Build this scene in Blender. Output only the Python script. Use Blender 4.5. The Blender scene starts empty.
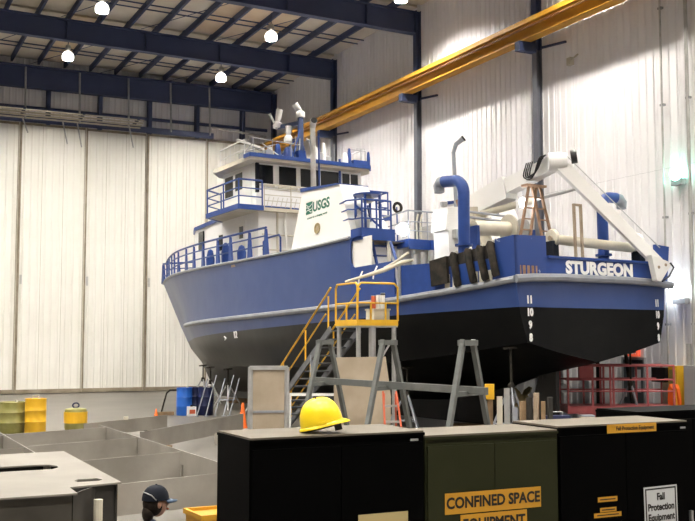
import bpy, bmesh, math, random
from mathutils import Vector, Matrix, Quaternion
random.seed(7)
SC = bpy.context.scene
COL = SC.collection
PI = math.pi

# ------------------------------------------------------------------ camera, world, exposure
cam_d = bpy.data.cameras.new('camera')
cam = bpy.data.objects.new('camera', cam_d)
COL.objects.link(cam)
SC.camera = cam
cam_d.sensor_fit = 'HORIZONTAL'
cam_d.sensor_width = 36.0
cam_d.lens = 36.0 * 1012.0 / 695.0
cam_d.clip_end = 300
_F = Vector((0.43872938, 0.89520005, 0.07831603))
_R = Vector((0.89795805, -0.44008105, 0.0))
_U = _R.cross(_F)
cam.matrix_world = Matrix(((_R.x, _U.x, -_F.x, 0), (_R.y, _U.y, -_F.y, 0), (_R.z, _U.z, -_F.z, 2.6), (0, 0, 0, 1)))
W = bpy.data.worlds.new('world')
SC.world = W
W.use_nodes = True
W.node_tree.nodes['Background'].inputs[0].default_value = (0.8, 0.85, 1.0, 1)
W.node_tree.nodes['Background'].inputs[1].default_value = 0.05
SC.view_settings.view_transform = 'Standard'
SC.view_settings.look = 'None'
SC.view_settings.gamma = 1.0
SC.view_settings.use_curve_mapping = False
SC.view_settings.exposure = 0.0
SC.cycles.use_denoising = True
SC.cycles.max_bounces = 8
SC.cycles.diffuse_bounces = 5
SC.cycles.sample_clamp_indirect = 6.0
LAMP_STRENGTH = 3100.0

# ------------------------------------------------------------------ materials
def mat(name, col, rough=0.6, metal=0.0, col2=None, scale=4.0, bump=0.0, bscale=40.0, detail=4.0, emit=None, estr=0.0, spec=0.5, lo=0.35, hi=0.7):
    m = bpy.data.materials.new(name)
    m.use_nodes = True
    nt = m.node_tree
    b = nt.nodes['Principled BSDF']
    b.inputs['Base Color'].default_value = (*col, 1)
    b.inputs['Roughness'].default_value = rough
    b.inputs['Metallic'].default_value = metal
    b.inputs['Specular IOR Level'].default_value = spec
    if col2 is not None:
        tc = nt.nodes.new('ShaderNodeTexCoord')
        n = nt.nodes.new('ShaderNodeTexNoise')
        n.inputs['Scale'].default_value = scale
        n.inputs['Detail'].default_value = detail
        nt.links.new(tc.outputs['Object'], n.inputs['Vector'])
        r = nt.nodes.new('ShaderNodeValToRGB')
        r.color_ramp.elements[0].position = lo
        r.color_ramp.elements[1].position = hi
        r.color_ramp.elements[0].color = (*col, 1)
        r.color_ramp.elements[1].color = (*col2, 1)
        nt.links.new(n.outputs['Fac'], r.inputs['Fac'])
        nt.links.new(r.outputs['Color'], b.inputs['Base Color'])
    if bump > 0:
        tc2 = nt.nodes.new('ShaderNodeTexCoord')
        n2 = nt.nodes.new('ShaderNodeTexNoise')
        n2.inputs['Scale'].default_value = bscale
        nt.links.new(tc2.outputs['Object'], n2.inputs['Vector'])
        bp = nt.nodes.new('ShaderNodeBump')
        bp.inputs['Strength'].default_value = bump
        bp.inputs['Distance'].default_value = 0.01
        nt.links.new(n2.outputs['Fac'], bp.inputs['Height'])
        nt.links.new(bp.outputs['Normal'], b.inputs['Normal'])
    if emit is not None:
        b.inputs['Emission Color'].default_value = (*emit, 1)
        b.inputs['Emission Strength'].default_value = estr
    return m

def hull_mat():
    m = bpy.data.materials.new('hull_paint')
    m.use_nodes = True
    nt = m.node_tree
    b = nt.nodes['Principled BSDF']
    b.inputs['Roughness'].default_value = 0.33
    tc = nt.nodes.new('ShaderNodeTexCoord')
    sp = nt.nodes.new('ShaderNodeSeparateXYZ')
    nt.links.new(tc.outputs['Object'], sp.inputs[0])
    gt = nt.nodes.new('ShaderNodeMath'); gt.operation = 'GREATER_THAN'; gt.inputs[1].default_value = 3.26
    nt.links.new(sp.outputs['Z'], gt.inputs[0])
    n = nt.nodes.new('ShaderNodeTexNoise'); n.inputs['Scale'].default_value = 1.3; n.inputs['Detail'].default_value = 6
    nt.links.new(tc.outputs['Object'], n.inputs['Vector'])
    r1 = nt.nodes.new('ShaderNodeValToRGB')
    r1.color_ramp.elements[0].position = .3; r1.color_ramp.elements[1].position = .75
    r1.color_ramp.elements[0].color = (0.021, 0.050, 0.178, 1); r1.color_ramp.elements[1].color = (0.034, 0.066, 0.20, 1)
    r2 = nt.nodes.new('ShaderNodeValToRGB')
    r2.color_ramp.elements[0].position = .3; r2.color_ramp.elements[1].position = .8
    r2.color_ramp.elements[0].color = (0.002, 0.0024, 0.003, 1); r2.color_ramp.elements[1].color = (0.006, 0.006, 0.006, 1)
    nt.links.new(n.outputs['Fac'], r1.inputs['Fac']); nt.links.new(n.outputs['Fac'], r2.inputs['Fac'])
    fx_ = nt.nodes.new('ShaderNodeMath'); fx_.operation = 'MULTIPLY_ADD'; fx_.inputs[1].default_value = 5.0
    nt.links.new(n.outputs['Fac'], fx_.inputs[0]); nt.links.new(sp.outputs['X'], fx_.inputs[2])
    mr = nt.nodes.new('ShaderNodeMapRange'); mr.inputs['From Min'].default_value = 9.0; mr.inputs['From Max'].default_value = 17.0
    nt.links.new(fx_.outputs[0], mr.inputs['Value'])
    bow_sheen = nt.nodes.new('ShaderNodeMix'); bow_sheen.data_type = 'RGBA'; bow_sheen.inputs[7].default_value = (0.050, 0.050, 0.047, 1)  # bottom painted lighter toward the bow to stand in for reflected floor and doors
    nt.links.new(mr.outputs[0], bow_sheen.inputs['Factor']); nt.links.new(r2.outputs['Color'], bow_sheen.inputs[6])
    mx = nt.nodes.new('ShaderNodeMix'); mx.data_type = 'RGBA'
    nt.links.new(gt.outputs[0], mx.inputs['Factor'])
    nt.links.new(bow_sheen.outputs[2], mx.inputs[6]); nt.links.new(r1.outputs['Color'], mx.inputs[7])
    nt.links.new(mx.outputs[2], b.inputs['Base Color'])
    sl = nt.nodes.new('ShaderNodeMath'); sl.operation = 'MULTIPLY_ADD'; sl.inputs[1].default_value = 0.28; sl.inputs[2].default_value = 0.12
    nt.links.new(gt.outputs[0], sl.inputs[0]); nt.links.new(sl.outputs[0], b.inputs['Specular IOR Level'])
    n3 = nt.nodes.new('ShaderNodeTexNoise'); n3.inputs['Scale'].default_value = 0.9; n3.inputs['Detail'].default_value = 2
    nt.links.new(tc.outputs['Object'], n3.inputs['Vector'])
    bp = nt.nodes.new('ShaderNodeBump'); bp.inputs['Strength'].default_value = 0.25; bp.inputs['Distance'].default_value = 0.05
    nt.links.new(n3.outputs['Fac'], bp.inputs['Height']); nt.links.new(bp.outputs['Normal'], b.inputs['Normal'])
    return m

M = {
 'siding': mat('white_siding', (0.80, 0.78, 0.79), 0.5, 0, (0.85, 0.83, 0.84), 0.6),
 'siding_seam': mat('siding_seam', (0.50, 0.49, 0.50), 0.6),
 'door_sheet': mat('door_sheet', (0.80, 0.78, 0.72), 0.5, 0, (0.86, 0.84, 0.79), 0.5),
 'door_edge': mat('door_edge', (0.22, 0.18, 0.12), 0.7, 0, (0.34, 0.29, 0.22), 2.0),
 'steel_blue': mat('navy_steel', (0.022, 0.034, 0.092), 0.6, 0, (0.030, 0.044, 0.11), 1.5),
 'column_grey': mat('column_grey', (0.10, 0.105, 0.13), 0.55, 0, (0.13, 0.135, 0.16), 2.0),
 'roof_deck': mat('roof_insulation', (0.62, 0.56, 0.46), 0.85, 0, (0.72, 0.66, 0.56), 0.8),
 'roof_stain': mat('roof_insulation_tan', (0.60, 0.46, 0.31), 0.85, 0, (0.66, 0.54, 0.39), 0.8),
 'concrete': mat('floor_concrete', (0.095, 0.086, 0.073), 0.45, 0, (0.130, 0.118, 0.101), 0.45, 0.1, 12, 8.0),
 'crane_yellow': mat('crane_yellow', (0.52, 0.27, 0.02), 0.5, 0, (0.44, 0.20, 0.015), 1.5),
 'crane_rust': mat('crane_rail', (0.22, 0.10, 0.03), 0.7),
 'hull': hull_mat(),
 'hull_grey': mat('rub_rail_grey', (0.22, 0.24, 0.28), 0.45, 0, (0.30, 0.31, 0.34), 3),
 'boat_blue': mat('boat_blue', (0.014, 0.046, 0.205), 0.4, 0, (0.022, 0.060, 0.245), 3, spec=0.35),
 'boat_blue_worn': mat('boat_blue_worn', (0.014, 0.046, 0.205), 0.45, 0, (0.34, 0.38, 0.45), 5.0, 0, 40, 8.0, lo=0.68, hi=0.74),
 'mast_blue': mat('mast_blue', (0.03, 0.055, 0.14), 0.5),
 'boat_white': mat('boat_white', (0.80, 0.79, 0.77), 0.4, 0, (0.84, 0.83, 0.81), 1.5),
 'boat_cream': mat('boat_cream', (0.50, 0.46, 0.37), 0.55, 0, (0.60, 0.555, 0.46), 2.5),
 'deck_grey': mat('deck_grey', (0.22, 0.21, 0.20), 0.7, 0, (0.30, 0.28, 0.26), 2),
 'deck_under': mat('deck_primer', (0.30, 0.23, 0.16), 0.8, 0, (0.38, 0.30, 0.22), 3),
 'glass_dark': mat('dark_glass', (0.006, 0.008, 0.010), 0.1, 0, spec=0.3),
 'alu': mat('aluminium', (0.55, 0.54, 0.52), 0.35, 0.85, (0.62, 0.61, 0.6), 4),
 'galv': mat('galvanised', (0.42, 0.42, 0.42), 0.45, 0.6, (0.52, 0.52, 0.52), 6),
 'pipe_grey': mat('pipe_grey', (0.45, 0.44, 0.42), 0.4, 0.5, (0.58, 0.57, 0.55), 3),
 'black': mat('black_paint', (0.006, 0.006, 0.007), 0.45, 0, (0.010, 0.010, 0.011), 3),
 'rubber': mat('rubber', (0.014, 0.013, 0.012), 0.85, 0, (0.045, 0.037, 0.028), 5, spec=0.2),
 'white': mat('white_paint', (0.82, 0.82, 0.82), 0.4),
 'letter_white': mat('letter_white', (0.85, 0.85, 0.85), 0.5),
 'usgs_green': mat('logo_green', (0.01, 0.13, 0.085), 0.5),
 'brass': mat('emblem_brass', (0.34, 0.27, 0.13), 0.5, 0.2, (0.22, 0.17, 0.08), 14),
 'yellow': mat('safety_yellow', (0.75, 0.44, 0.02), 0.45, 0, (0.68, 0.38, 0.02), 4),
 'orange': mat('safety_orange', (0.85, 0.16, 0.02), 0.5),
 'red_lift': mat('lift_red', (0.34, 0.06, 0.07), 0.55, 0, (0.40, 0.10, 0.10), 4),
 'red_ladder': mat('ladder_fibreglass', (0.60, 0.12, 0.05), 0.5),
 'hat': mat('helmet_plastic', (0.95, 0.70, 0.015), 0.3, 0, (0.90, 0.64, 0.015), 6),
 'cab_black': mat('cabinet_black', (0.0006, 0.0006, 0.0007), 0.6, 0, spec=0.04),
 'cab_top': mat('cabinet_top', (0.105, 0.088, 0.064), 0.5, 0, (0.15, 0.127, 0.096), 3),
 'cab_green': mat('cabinet_green', (0.021, 0.023, 0.009), 0.55, 0, (0.027, 0.029, 0.012), 2, spec=0.15),
 'label_orange': mat('label_orange', (0.60, 0.30, 0.02), 0.5),
 'label_cream': mat('label_cream', (0.52, 0.42, 0.20), 0.5),
 'label_white': mat('label_white', (0.62, 0.64, 0.66), 0.5),
 'ink': mat('label_ink', (0.012, 0.010, 0.008), 0.6),
 'plate_steel': mat('plate_steel', (0.27, 0.25, 0.222), 0.36, 0.35, (0.42, 0.395, 0.355), 0.9, 0.2, 9, 8.0),
 'plate_light': mat('plate_top_steel', (0.185, 0.170, 0.148), 0.5, 0.1, (0.235, 0.217, 0.192), 1.2, 0, 9, 8.0),
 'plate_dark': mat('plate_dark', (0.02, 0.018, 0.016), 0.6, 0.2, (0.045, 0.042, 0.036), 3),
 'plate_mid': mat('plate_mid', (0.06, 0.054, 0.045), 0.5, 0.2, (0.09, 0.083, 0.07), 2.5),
 'stair_dark': mat('stair_steel', (0.10, 0.105, 0.12), 0.55, 0.2, (0.15, 0.155, 0.17), 4),
 'trestle_grey': mat('trestle_grey', (0.105, 0.112, 0.108), 0.5, 0.1, (0.14, 0.148, 0.142), 4),
 'bin_orange': mat('bin_orange', (0.52, 0.27, 0.015), 0.5, 0, (0.46, 0.22, 0.012), 4),
 'ply': mat('sheet_tan', (0.34, 0.275, 0.20), 0.7, 0, (0.42, 0.345, 0.26), 2.0),
 'olive': mat('olive_drum', (0.22, 0.21, 0.055), 0.45, 0, (0.32, 0.30, 0.11), 4),
 'blue_drum': mat('blue_drum', (0.02, 0.13, 0.55), 0.4),
 'navy_drum': mat('navy_drum', (0.010, 0.016, 0.07), 0.45),
 'wood': mat('timber', (0.20, 0.13, 0.07), 0.8, 0, (0.30, 0.20, 0.11), 6),
 'ladder_wood': mat('ladder_brown', (0.26, 0.15, 0.09), 0.7, 0, (0.36, 0.22, 0.14), 5),
 'skin': mat('skin', (0.48, 0.26, 0.18), 0.55),
 'hair': mat('hair_brown', (0.012, 0.008, 0.006), 0.8, 0, (0.026, 0.018, 0.012), 30, spec=0.2),
 'cap_navy': mat('cap_navy', (0.005, 0.007, 0.013), 0.8, 0, (0.009, 0.011, 0.018), 20, spec=0.2),
 'cap_brim': mat('cap_brim', (0.03, 0.06, 0.11), 0.6),
 'shirt': mat('work_shirt', (0.045, 0.055, 0.095), 0.85, 0, (0.06, 0.07, 0.115), 12),
 'jeans': mat('trousers', (0.04, 0.05, 0.09), 0.85),
 'lamp_glow': mat('lamp_glow', (1, 1, 1), 0.5, emit=(1.0, 0.95, 0.86), estr=LAMP_STRENGTH),
 'refractor': mat('lamp_refractor', (.85, .85, .82), .4, emit=(1.0, .95, .86), estr=4.0),
 'flood_glow': mat('flood_glow', (1, 1, 1), 0.5, emit=(0.92, 0.97, 1.0), estr=60.0),
 'wallpack_glow': mat('wallpack_glow', (1, 1, 1), 0.5, emit=(0.85, 0.95, 1.0), estr=40.0),
 'green_glow': mat('green_glow', (0.3, 1, 0.8), 0.5, emit=(0.35, 1.0, 0.78), estr=14.0),
 'exit_glow': mat('exit_glow', (0.8, 0.1, 0.05), 0.5, emit=(1.0, 0.16, 0.07), estr=0.5),
 'grey_box': mat('electrical_grey', (0.30, 0.30, 0.31), 0.5),
 'dark_door': mat('door_slate', (0.05, 0.06, 0.07), 0.5),
}

# ------------------------------------------------------------------ mesh builder
class MB:
    def __init__(s): s.v = []; s.f = []
    def quad(s, a, b, c, d):
        i = len(s.v); s.v += [Vector(a), Vector(b), Vector(c), Vector(d)]; s.f.append((i, i+1, i+2, i+3)); return s
    def box(s, x0, x1, y0, y1, z0, z1):
        i = len(s.v)
        s.v += [Vector(p) for p in ((x0,y0,z0),(x1,y0,z0),(x1,y1,z0),(x0,y1,z0),(x0,y0,z1),(x1,y0,z1),(x1,y1,z1),(x0,y1,z1))]
        s.f += [tuple(i+k for k in q) for q in ((3,2,1,0),(4,5,6,7),(0,1,5,4),(1,2,6,5),(2,3,7,6),(3,0,4,7))]; return s
    def bar(s, p, q, w, h, up=(0,0,1)):
        p = Vector(p); q = Vector(q); d = (q-p).normalized(); up = Vector(up)
        if abs(d.dot(up)) > 0.98: up = Vector((0,1,0)) if abs(d.y) < .9 else Vector((1,0,0))
        a = d.cross(up).normalized()*(w/2); b = a.normalized().cross(d).normalized()*(h/2)
        i = len(s.v)
        for c in (p, q): s.v += [c-a-b, c+a-b, c+a+b, c-a+b]
        s.f += [tuple(i+k for k in t) for t in ((0,1,2,3),(7,6,5,4),(0,4,5,1),(1,5,6,2),(2,6,7,3),(3,7,4,0))]; return s
    def tube(s, pts, r, n=8, closed=False, caps=True):
        pts = [Vector(p) for p in pts]; rr = r if isinstance(r, (list, tuple)) else [r]*len(pts)
        m = len(pts); i0 = len(s.v); prev = None
        for k in range(m):
            if closed: t = pts[(k+1) % m]-pts[k-1]
            elif k == 0: t = pts[1]-pts[0]
            elif k == m-1: t = pts[-1]-pts[-2]
            else: t = (pts[k+1]-pts[k]).normalized()+(pts[k]-pts[k-1]).normalized()
            t.normalize()
            if prev is None:
                up = Vector((0,0,1)) if abs(t.z) < .9 else Vector((1,0,0))
                a = t.cross(up).normalized()
            else:
                a = (prev-t*prev.dot(t)).normalized()
            prev = a; b = t.cross(a)
            for j in range(n):
                w = 2*PI*j/n; s.v.append(pts[k]+(a*math.cos(w)+b*math.sin(w))*rr[k])
        for k in range(m if closed else m-1):
            for j in range(n):
                k2 = (k+1) % m
                s.f.append((i0+k*n+j, i0+k*n+(j+1)%n, i0+k2*n+(j+1)%n, i0+k2*n+j))
        if caps and not closed:
            s.f.append(tuple(i0+j for j in reversed(range(n)))); s.f.append(tuple(i0+(m-1)*n+j for j in range(n)))
        return s
    def cyl(s, p, q, r, n=16): return s.tube([p, q], r, n)
    def lathe(s, prof, c=(0,0,0), axis=(0,0,1), n=20, sx=1.0, sy=1.0):
        ax = Vector(axis).normalized(); up = Vector((1,0,0)) if abs(ax.x) < .9 else Vector((0,1,0))
        b = ax.cross(up).normalized(); a = b.cross(ax); c = Vector(c); i0 = len(s.v)
        for (r, z) in prof:
            for j in range(n):
                w = 2*PI*j/n; s.v.append(c+ax*z+a*(r*math.cos(w)*sx)+b*(r*math.sin(w)*sy))
        for k in range(len(prof)-1):
            for j in range(n): s.f.append((i0+k*n+j, i0+k*n+(j+1)%n, i0+(k+1)*n+(j+1)%n, i0+(k+1)*n+j))
        s.f.append(tuple(i0+j for j in reversed(range(n)))); s.f.append(tuple(i0+(len(prof)-1)*n+j for j in range(n)))
        return s
    def prism(s, poly, fn0, fn1):
        """poly of (u,v); fn0/fn1 turn (u,v) into 3-D for the two faces"""
        n = len(poly); i = len(s.v)
        s.v += [Vector(fn0(u, v)) for u, v in poly]+[Vector(fn1(u, v)) for u, v in poly]
        s.f.append(tuple(i+k for k in range(n))); s.f.append(tuple(i+n+k for k in reversed(range(n))))
        for k in range(n): s.f.append((i+k, i+n+k, i+n+(k+1)%n, i+(k+1)%n))
        return s
    def px(s, poly, x0, x1): return s.prism(poly, lambda u, v: (x0, u, v), lambda u, v: (x1, u, v))
    def py(s, poly, y0, y1): return s.prism(poly, lambda u, v: (u, y0, v), lambda u, v: (u, y1, v))
    def pz(s, poly, z0, z1): return s.prism(poly, lambda u, v: (u, v, z0), lambda u, v: (u, v, z1))
    def grid(s, rows):
        i = len(s.v); m = len(rows); n = len(rows[0])
        for r in rows: s.v += [Vector(p) for p in r]
        for k in range(m-1):
            for j in range(n-1): s.f.append((i+k*n+j, i+k*n+j+1, i+(k+1)*n+j+1, i+(k+1)*n+j))
        return s
    def ell(s, c, r, n=16, m=10, rot=None):
        c = Vector(c); i0 = len(s.v)
        for k in range(m+1):
            th = PI*k/m
            for j in range(n):
                w = 2*PI*j/n
                p = Vector((r[0]*math.sin(th)*math.cos(w), r[1]*math.sin(th)*math.sin(w), r[2]*math.cos(th)))
                if rot: p = rot @ p
                s.v.append(c+p)
        for k in range(m):
            for j in range(n): s.f.append((i0+k*n+j, i0+(k+1)*n+j, i0+(k+1)*n+(j+1)%n, i0+k*n+(j+1)%n))
        return s
    def mesh(s, name, m, smooth=False, angle=35, fix=True):
        me = bpy.data.meshes.new(name)
        me.from_pydata([tuple(v) for v in s.v], [], s.f)
        if fix:
            bm = bmesh.new(); bm.from_mesh(me)
            bmesh.ops.remove_doubles(bm, verts=bm.verts, dist=1e-5)
            bmesh.ops.recalc_face_normals(bm, faces=bm.faces)
            bm.to_mesh(me); bm.free()
        me.materials.append(M[m] if isinstance(m, str) else m)
        if smooth:
            for p in me.polygons: p.use_smooth = True
            me.set_sharp_from_angle(angle=math.radians(angle))
        me.update()
        return me
    def build(s, name, m, parent=None, smooth=False, angle=35, fix=True):
        return link(name, s.mesh(name, m, smooth, angle, fix), parent)

def link(name, data, parent=None):
    o = bpy.data.objects.new(name, data); COL.objects.link(o)
    if parent is not None: o.parent = parent
    return o
def tag(o, label, cat, group=None):
    o['label'] = label; o['category'] = cat
    if group: o['group'] = group
    return o
def struct(o, label=None, cat=None):
    o['kind'] = 'structure'
    if label: o['label'] = label
    if cat: o['category'] = cat
    return o
def thing(name, label, cat, loc=(0,0,0), rz=0.0, group=None):
    o = link(name, None); o.location = loc; o.rotation_euler = (0, 0, rz); o.empty_display_size = .2
    return tag(o, label, cat, group)
def copy_tree(o, parent=None):
    c = o.copy(); COL.objects.link(c)
    if parent is not None: c.parent = parent
    for ch in list(o.children): copy_tree(ch, c)
    return c
def text_mesh(name, body, size, m, parent, mtx, extrude=0.004, bold=0.0, align='CENTER', sx=1.0, spacing=1.0):
    cu = bpy.data.curves.new(name, 'FONT'); cu.body = body; cu.size = size; cu.extrude = extrude; cu.offset = bold
    cu.align_x = align; cu.align_y = 'CENTER'; cu.space_character = spacing; cu.resolution_u = 3
    tmp = bpy.data.objects.new(name+'_tmp', cu); COL.objects.link(tmp)
    dg = bpy.context.evaluated_depsgraph_get()
    me = bpy.data.meshes.new_from_object(tmp.evaluated_get(dg))
    bpy.data.objects.remove(tmp)
    me.materials.clear(); me.materials.append(M[m])
    me.transform(mtx @ Matrix.Diagonal((sx, 1, 1, 1)))
    return link(name, me, parent)
def frame(o, xdir, ydir):
    x = Vector(xdir).normalized(); y = Vector(ydir); y = (y-x*x.dot(y)).normalized(); z = x.cross(y)
    return Matrix(((x.x, y.x, z.x, o[0]), (x.y, y.y, z.y, o[1]), (x.z, y.z, z.z, o[2]), (0, 0, 0, 1)))
def catmull(P, n):
    P = [Vector(p) for p in P]; out = []
    m = len(P)-1
    for i in range(n+1):
        t = i/n*m; k = min(int(t), m-1); t -= k
        p0 = P[k-1] if k > 0 else P[0]*2-P[1]; p1 = P[k]; p2 = P[k+1]; p3 = P[k+2] if k+2 <= m else P[m]*2-P[m-1]
        out.append(0.5*((2*p1)+(p2-p0)*t+(2*p0-5*p1+4*p2-p3)*t*t+(3*p1-p0-3*p2+p3)*t**3))
    return out

# ------------------------------------------------------------------ the hall
XR, YB = 20.53, 51.02
XL, YF = -24.0, -14.0
ZR = 16.25
COLS = [43.08, 35.12, 27.14, 19.17, 11.2, 3.2]
struct(MB().box(XL, XR+.4, YF, YB+.6, -0.3, 0).build('floor', 'concrete'), 'dusty beige grey concrete floor of the hall', 'floor')

def rib_sheet(w, h, ribs=3, d=0.035):
    """a ribbed steel sheet: x = 0..w, face at y = 0 looking to -y, z = 0..h"""
    prof = [(0, 0)]
    pit = w/ribs
    for k in range(ribs):
        c = pit*(k+.5)
        prof += [(c-.055, 0), (c-.03, -d), (c+.03, -d), (c+.055, 0)]
    prof.append((w-.012, 0)); prof.append((w-.012, .02)); prof.append((w, .02))
    b = MB()
    b.grid([[(x, y, 0) for x, y in prof], [(x, y, h) for x, y in prof]])
    return b
# right wall: two courses of ribbed sheets
wr = struct(MB().box(XR+.06, XR+.3, YF, YB+.5, 0, 16.6).build('wall_right', 'siding_seam'), 'tall white ribbed steel wall on the right', 'wall')
sh_lo = rib_sheet(.915, 7.4).mesh('wall_panel', 'siding', fix=False); sh_hi = rib_sheet(.915, 9.15).mesh('wall_panel', 'siding', fix=False)
y = YB-.02
while y > 13.0:
    for me, z in ((sh_lo, 0.02), (sh_hi, 7.43)):
        o = link('wall_panel', me, wr); o.location = (XR, y, z); o.rotation_euler = (0, 0, -PI/2)
    y -= .915
MB().box(XR, XR+.05, YF, y+.915, 0, 16.6).build('wall_lining', 'siding', wr)
# back wall above the doors
wb = struct(MB().box(XL, XR+.3, YB+.25, YB+.5, 0, 16.6).build('wall_back', 'siding_seam'), 'white ribbed wall strip above the big sliding doors', 'wall')
sh = rib_sheet(.915, 3.3).mesh('wall_panel', 'siding', fix=False)
x = XR-.915
while x > 0:
    o = link('wall_panel', sh, wb); o.location = (x, YB+.2, 13.2); x -= .915
MB().box(XL, x+.915, YB+.1, YB+.24, 0, 16.6).build('wall_lining', 'siding', wb)
sh = rib_sheet(.63, 13.2, 2).mesh('wall_panel', 'door_sheet', fix=False)
o = link('wall_panel', sh, wb); o.location = (19.9, YB+.12, 0.02)
struct(MB().box(XL-.3, XL, YF, YB+.5, 0, 16.6).build('wall_left', 'siding'), 'white steel wall on the left, out of view', 'wall')
struct(MB().box(XL-.3, XR+.3, YF-.3, YF, 0, 16.6).build('wall_front', 'siding'), 'white steel wall behind the camera', 'wall')
# sliding doors
edges = [-2.4, .78, 3.97, 7.16, 10.36, 13.47, 16.68, 19.88]
for i in range(7):
    a, b_ = edges[i], edges[i+1]; off = YB-.05-(.10 if i % 2 else 0.0)
    d = struct(MB().box(a+.005, b_-.005, off+.05, off+.11, .06, 13.25).build('door_%d' % (i+1), 'door_edge'),
               'tall pale ribbed leaf of the sliding hangar door, %s from the room corner' % ['seventh','sixth','fifth','fourth','third','second','first'][i], 'door')
    w = (b_-a-.14)/3
    me = rib_sheet(w, 12.9, 3, .03).mesh('door_panel', 'door_sheet', fix=False)
    for k in range(3):
        o = link('door_panel', me, d); o.location = (a+.05+w*k, off+.04, .22)
    MB().box(a-.02, a+.06, off-.03, off+.05, .06, 13.25).build('edge_gasket', 'door_edge', d)
    MB().box(b_-.08, b_-.03, off-.02, off+.05, .06, 13.25).build('edge_strip', 'boat_cream', d)
    MB().box(a, b_, off-.02, off+.06, .03, .22).build('bottom_seal', 'door_edge', d)
    if i > 2: MB().box(a+.10, a+.2, off-.05, off+.02, 5.3, 5.75).build('pull_handle', 'alu', d)
# blue girder, hangers and the door track
g = tag(MB().box(XL+.1, XR-.4, YB-.5, YB-.32, 14.95, 15.95).box(XL+.1, XR-.4, YB-.62, YB-.2, 14.9, 15.0).box(XL+.1, XR-.4, YB-.62, YB-.2, 15.9, 16.0).build('door_header_girder', 'steel_blue'),
        'deep navy steel girder spanning above the sliding doors', 'girder')
for k in range(9):
    x = XR-1.9-2.55*k
    MB().box(x-.09, x+.09, YB-.3, YB+.12, 13.2, 15.0).build('girt_post', 'steel_blue', g)
for z in (13.95,): MB().box(XL+.1, XR-.4, YB+.02, YB+.1, z, z+.16).build('girt', 'steel_blue', g)
tr = thing('door_track', 'overhead steel track and ladder-like walkway along the tops of the sliding doors', 'track', (0, 0, 13.2))
for k, (yy, zz) in enumerate(((-.42, 0.0), (-.7, .12), (-.95, .2), (-1.2, .28), (-1.45, .36))):
    MB().box(-2.4, 16.9 if k == 0 else 12.9, YB+yy-.04, YB+yy+.04, zz, zz+(.3 if k == 0 else .07)).build('track_rail', 'steel_blue' if k == 0 else 'boat_cream', tr)
for x in (1.6, 4.3, 7.1, 9.9, 12.6):
    MB().bar((x, YB-.3, .28), (x, YB-1.55, .45), .12, .1).build('cross_arm', 'steel_blue', tr)
for x in (4.55, 7.25, 9.85, 12.3, 14.5, 16.6):
    MB().cyl((x, YB-.75, .1), (x, YB-.55, 2.7), .05, 8).build('hanger_rod', 'galv', tr)
MB().cyl((16.75, YB-.7, .55), (19.8, YB-.6, .35), .06, 8).build('hanger_rod', 'galv', tr)
for x, l in ((7.1, .5), (9.0, .9), (9.7, 1.0), (12.3, .8)):
    MB().bar((x, YB-.9, .1), (x+.35, YB-.35, -l), .05, .05).build('brace', 'galv', tr)

# columns, rafters, purlins, roof
for i, cy in enumerate(COLS+[YB-.3]):
    nm = ['fifth','fourth','third','second','first','nearest one behind the camera','corner'][i]
    c = struct(MB().box(XR-.26, XR-.23, cy-.12, cy+.12, 0, 12.3).box(XR-.06, XR-.03, cy-.12, cy+.12, 0, 12.3).box(XR-.24, XR-.05, cy-.012, cy+.012, 0, 12.3).build('steel_column', 'column_grey'),
               'grey lower shaft and navy top of the wall column, %s in the row' % nm, 'column')
    MB().box(XR-.27, XR-.23, cy-.13, cy+.13, 12.3, 16.0).box(XR-.06, XR-.03, cy-.13, cy+.13, 12.3, 16.0).box(XR-.24, XR-.05, cy-.02, cy+.02, 12.3, 16.0).build('upper_column', 'steel_blue', c)
    if i < 6:
        MB().box(XR-.95, XR-.26, cy-.13, cy+.13, 12.18, 12.5).build('corbel', 'steel_blue', c)
        MB().bar((XR-.1, cy-.15, 12.35), (XR-.12, cy-1.5, 12.2), .07, .07).build('tie_arm', 'steel_blue', c)
def zroof(x): return ZR+(XR-x)*.018
for i, cy in enumerate([43.08, 35.12, 27.14, 19.17]):
    b = MB(); xl = XL
    prof0 = []
    for (h0, h1, wy) in ((.0, .05, .17), (.05, .9, .015), (.86, .92, .17)):
        b.v_ = len(b.v)
        zl, zr = zroof(xl)-1.18, zroof(XR)-1.22
        q = [(xl, zl+h0), (XR-.28, zr+h0), (XR-.28, zr+h1), (xl, zl+h1)]
        b.py(q, cy-wy, cy+wy)
    o = struct(b.build('roof_beam', 'steel_blue'), 'navy steel roof rafter, %s from the back wall' % ['first','second','third','fourth'][i], 'beam')
    for k in range(5):
        x = 18-k*3.4
        MB().box(x-.006, x+.006, cy-.16, cy-.015, zroof(x)-1.15, zroof(x)-.35).build('stiffener', 'steel_blue', o)
ce = struct(MB().py([(XL, zroof(XL)+.1), (XR+.3, ZR+.1), (XR+.3, ZR+.35), (XL, zroof(XL)+.35)], YF, YB+.5).build('ceiling', 'roof_deck'),
            'insulated roof underside between navy purlins', 'ceiling')
PX = [19.35-1.27*k for k in range(15)]
bays = [(43.3, 51.0), (35.3, 42.9), (27.3, 34.95), (19.3, 26.95)]
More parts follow.
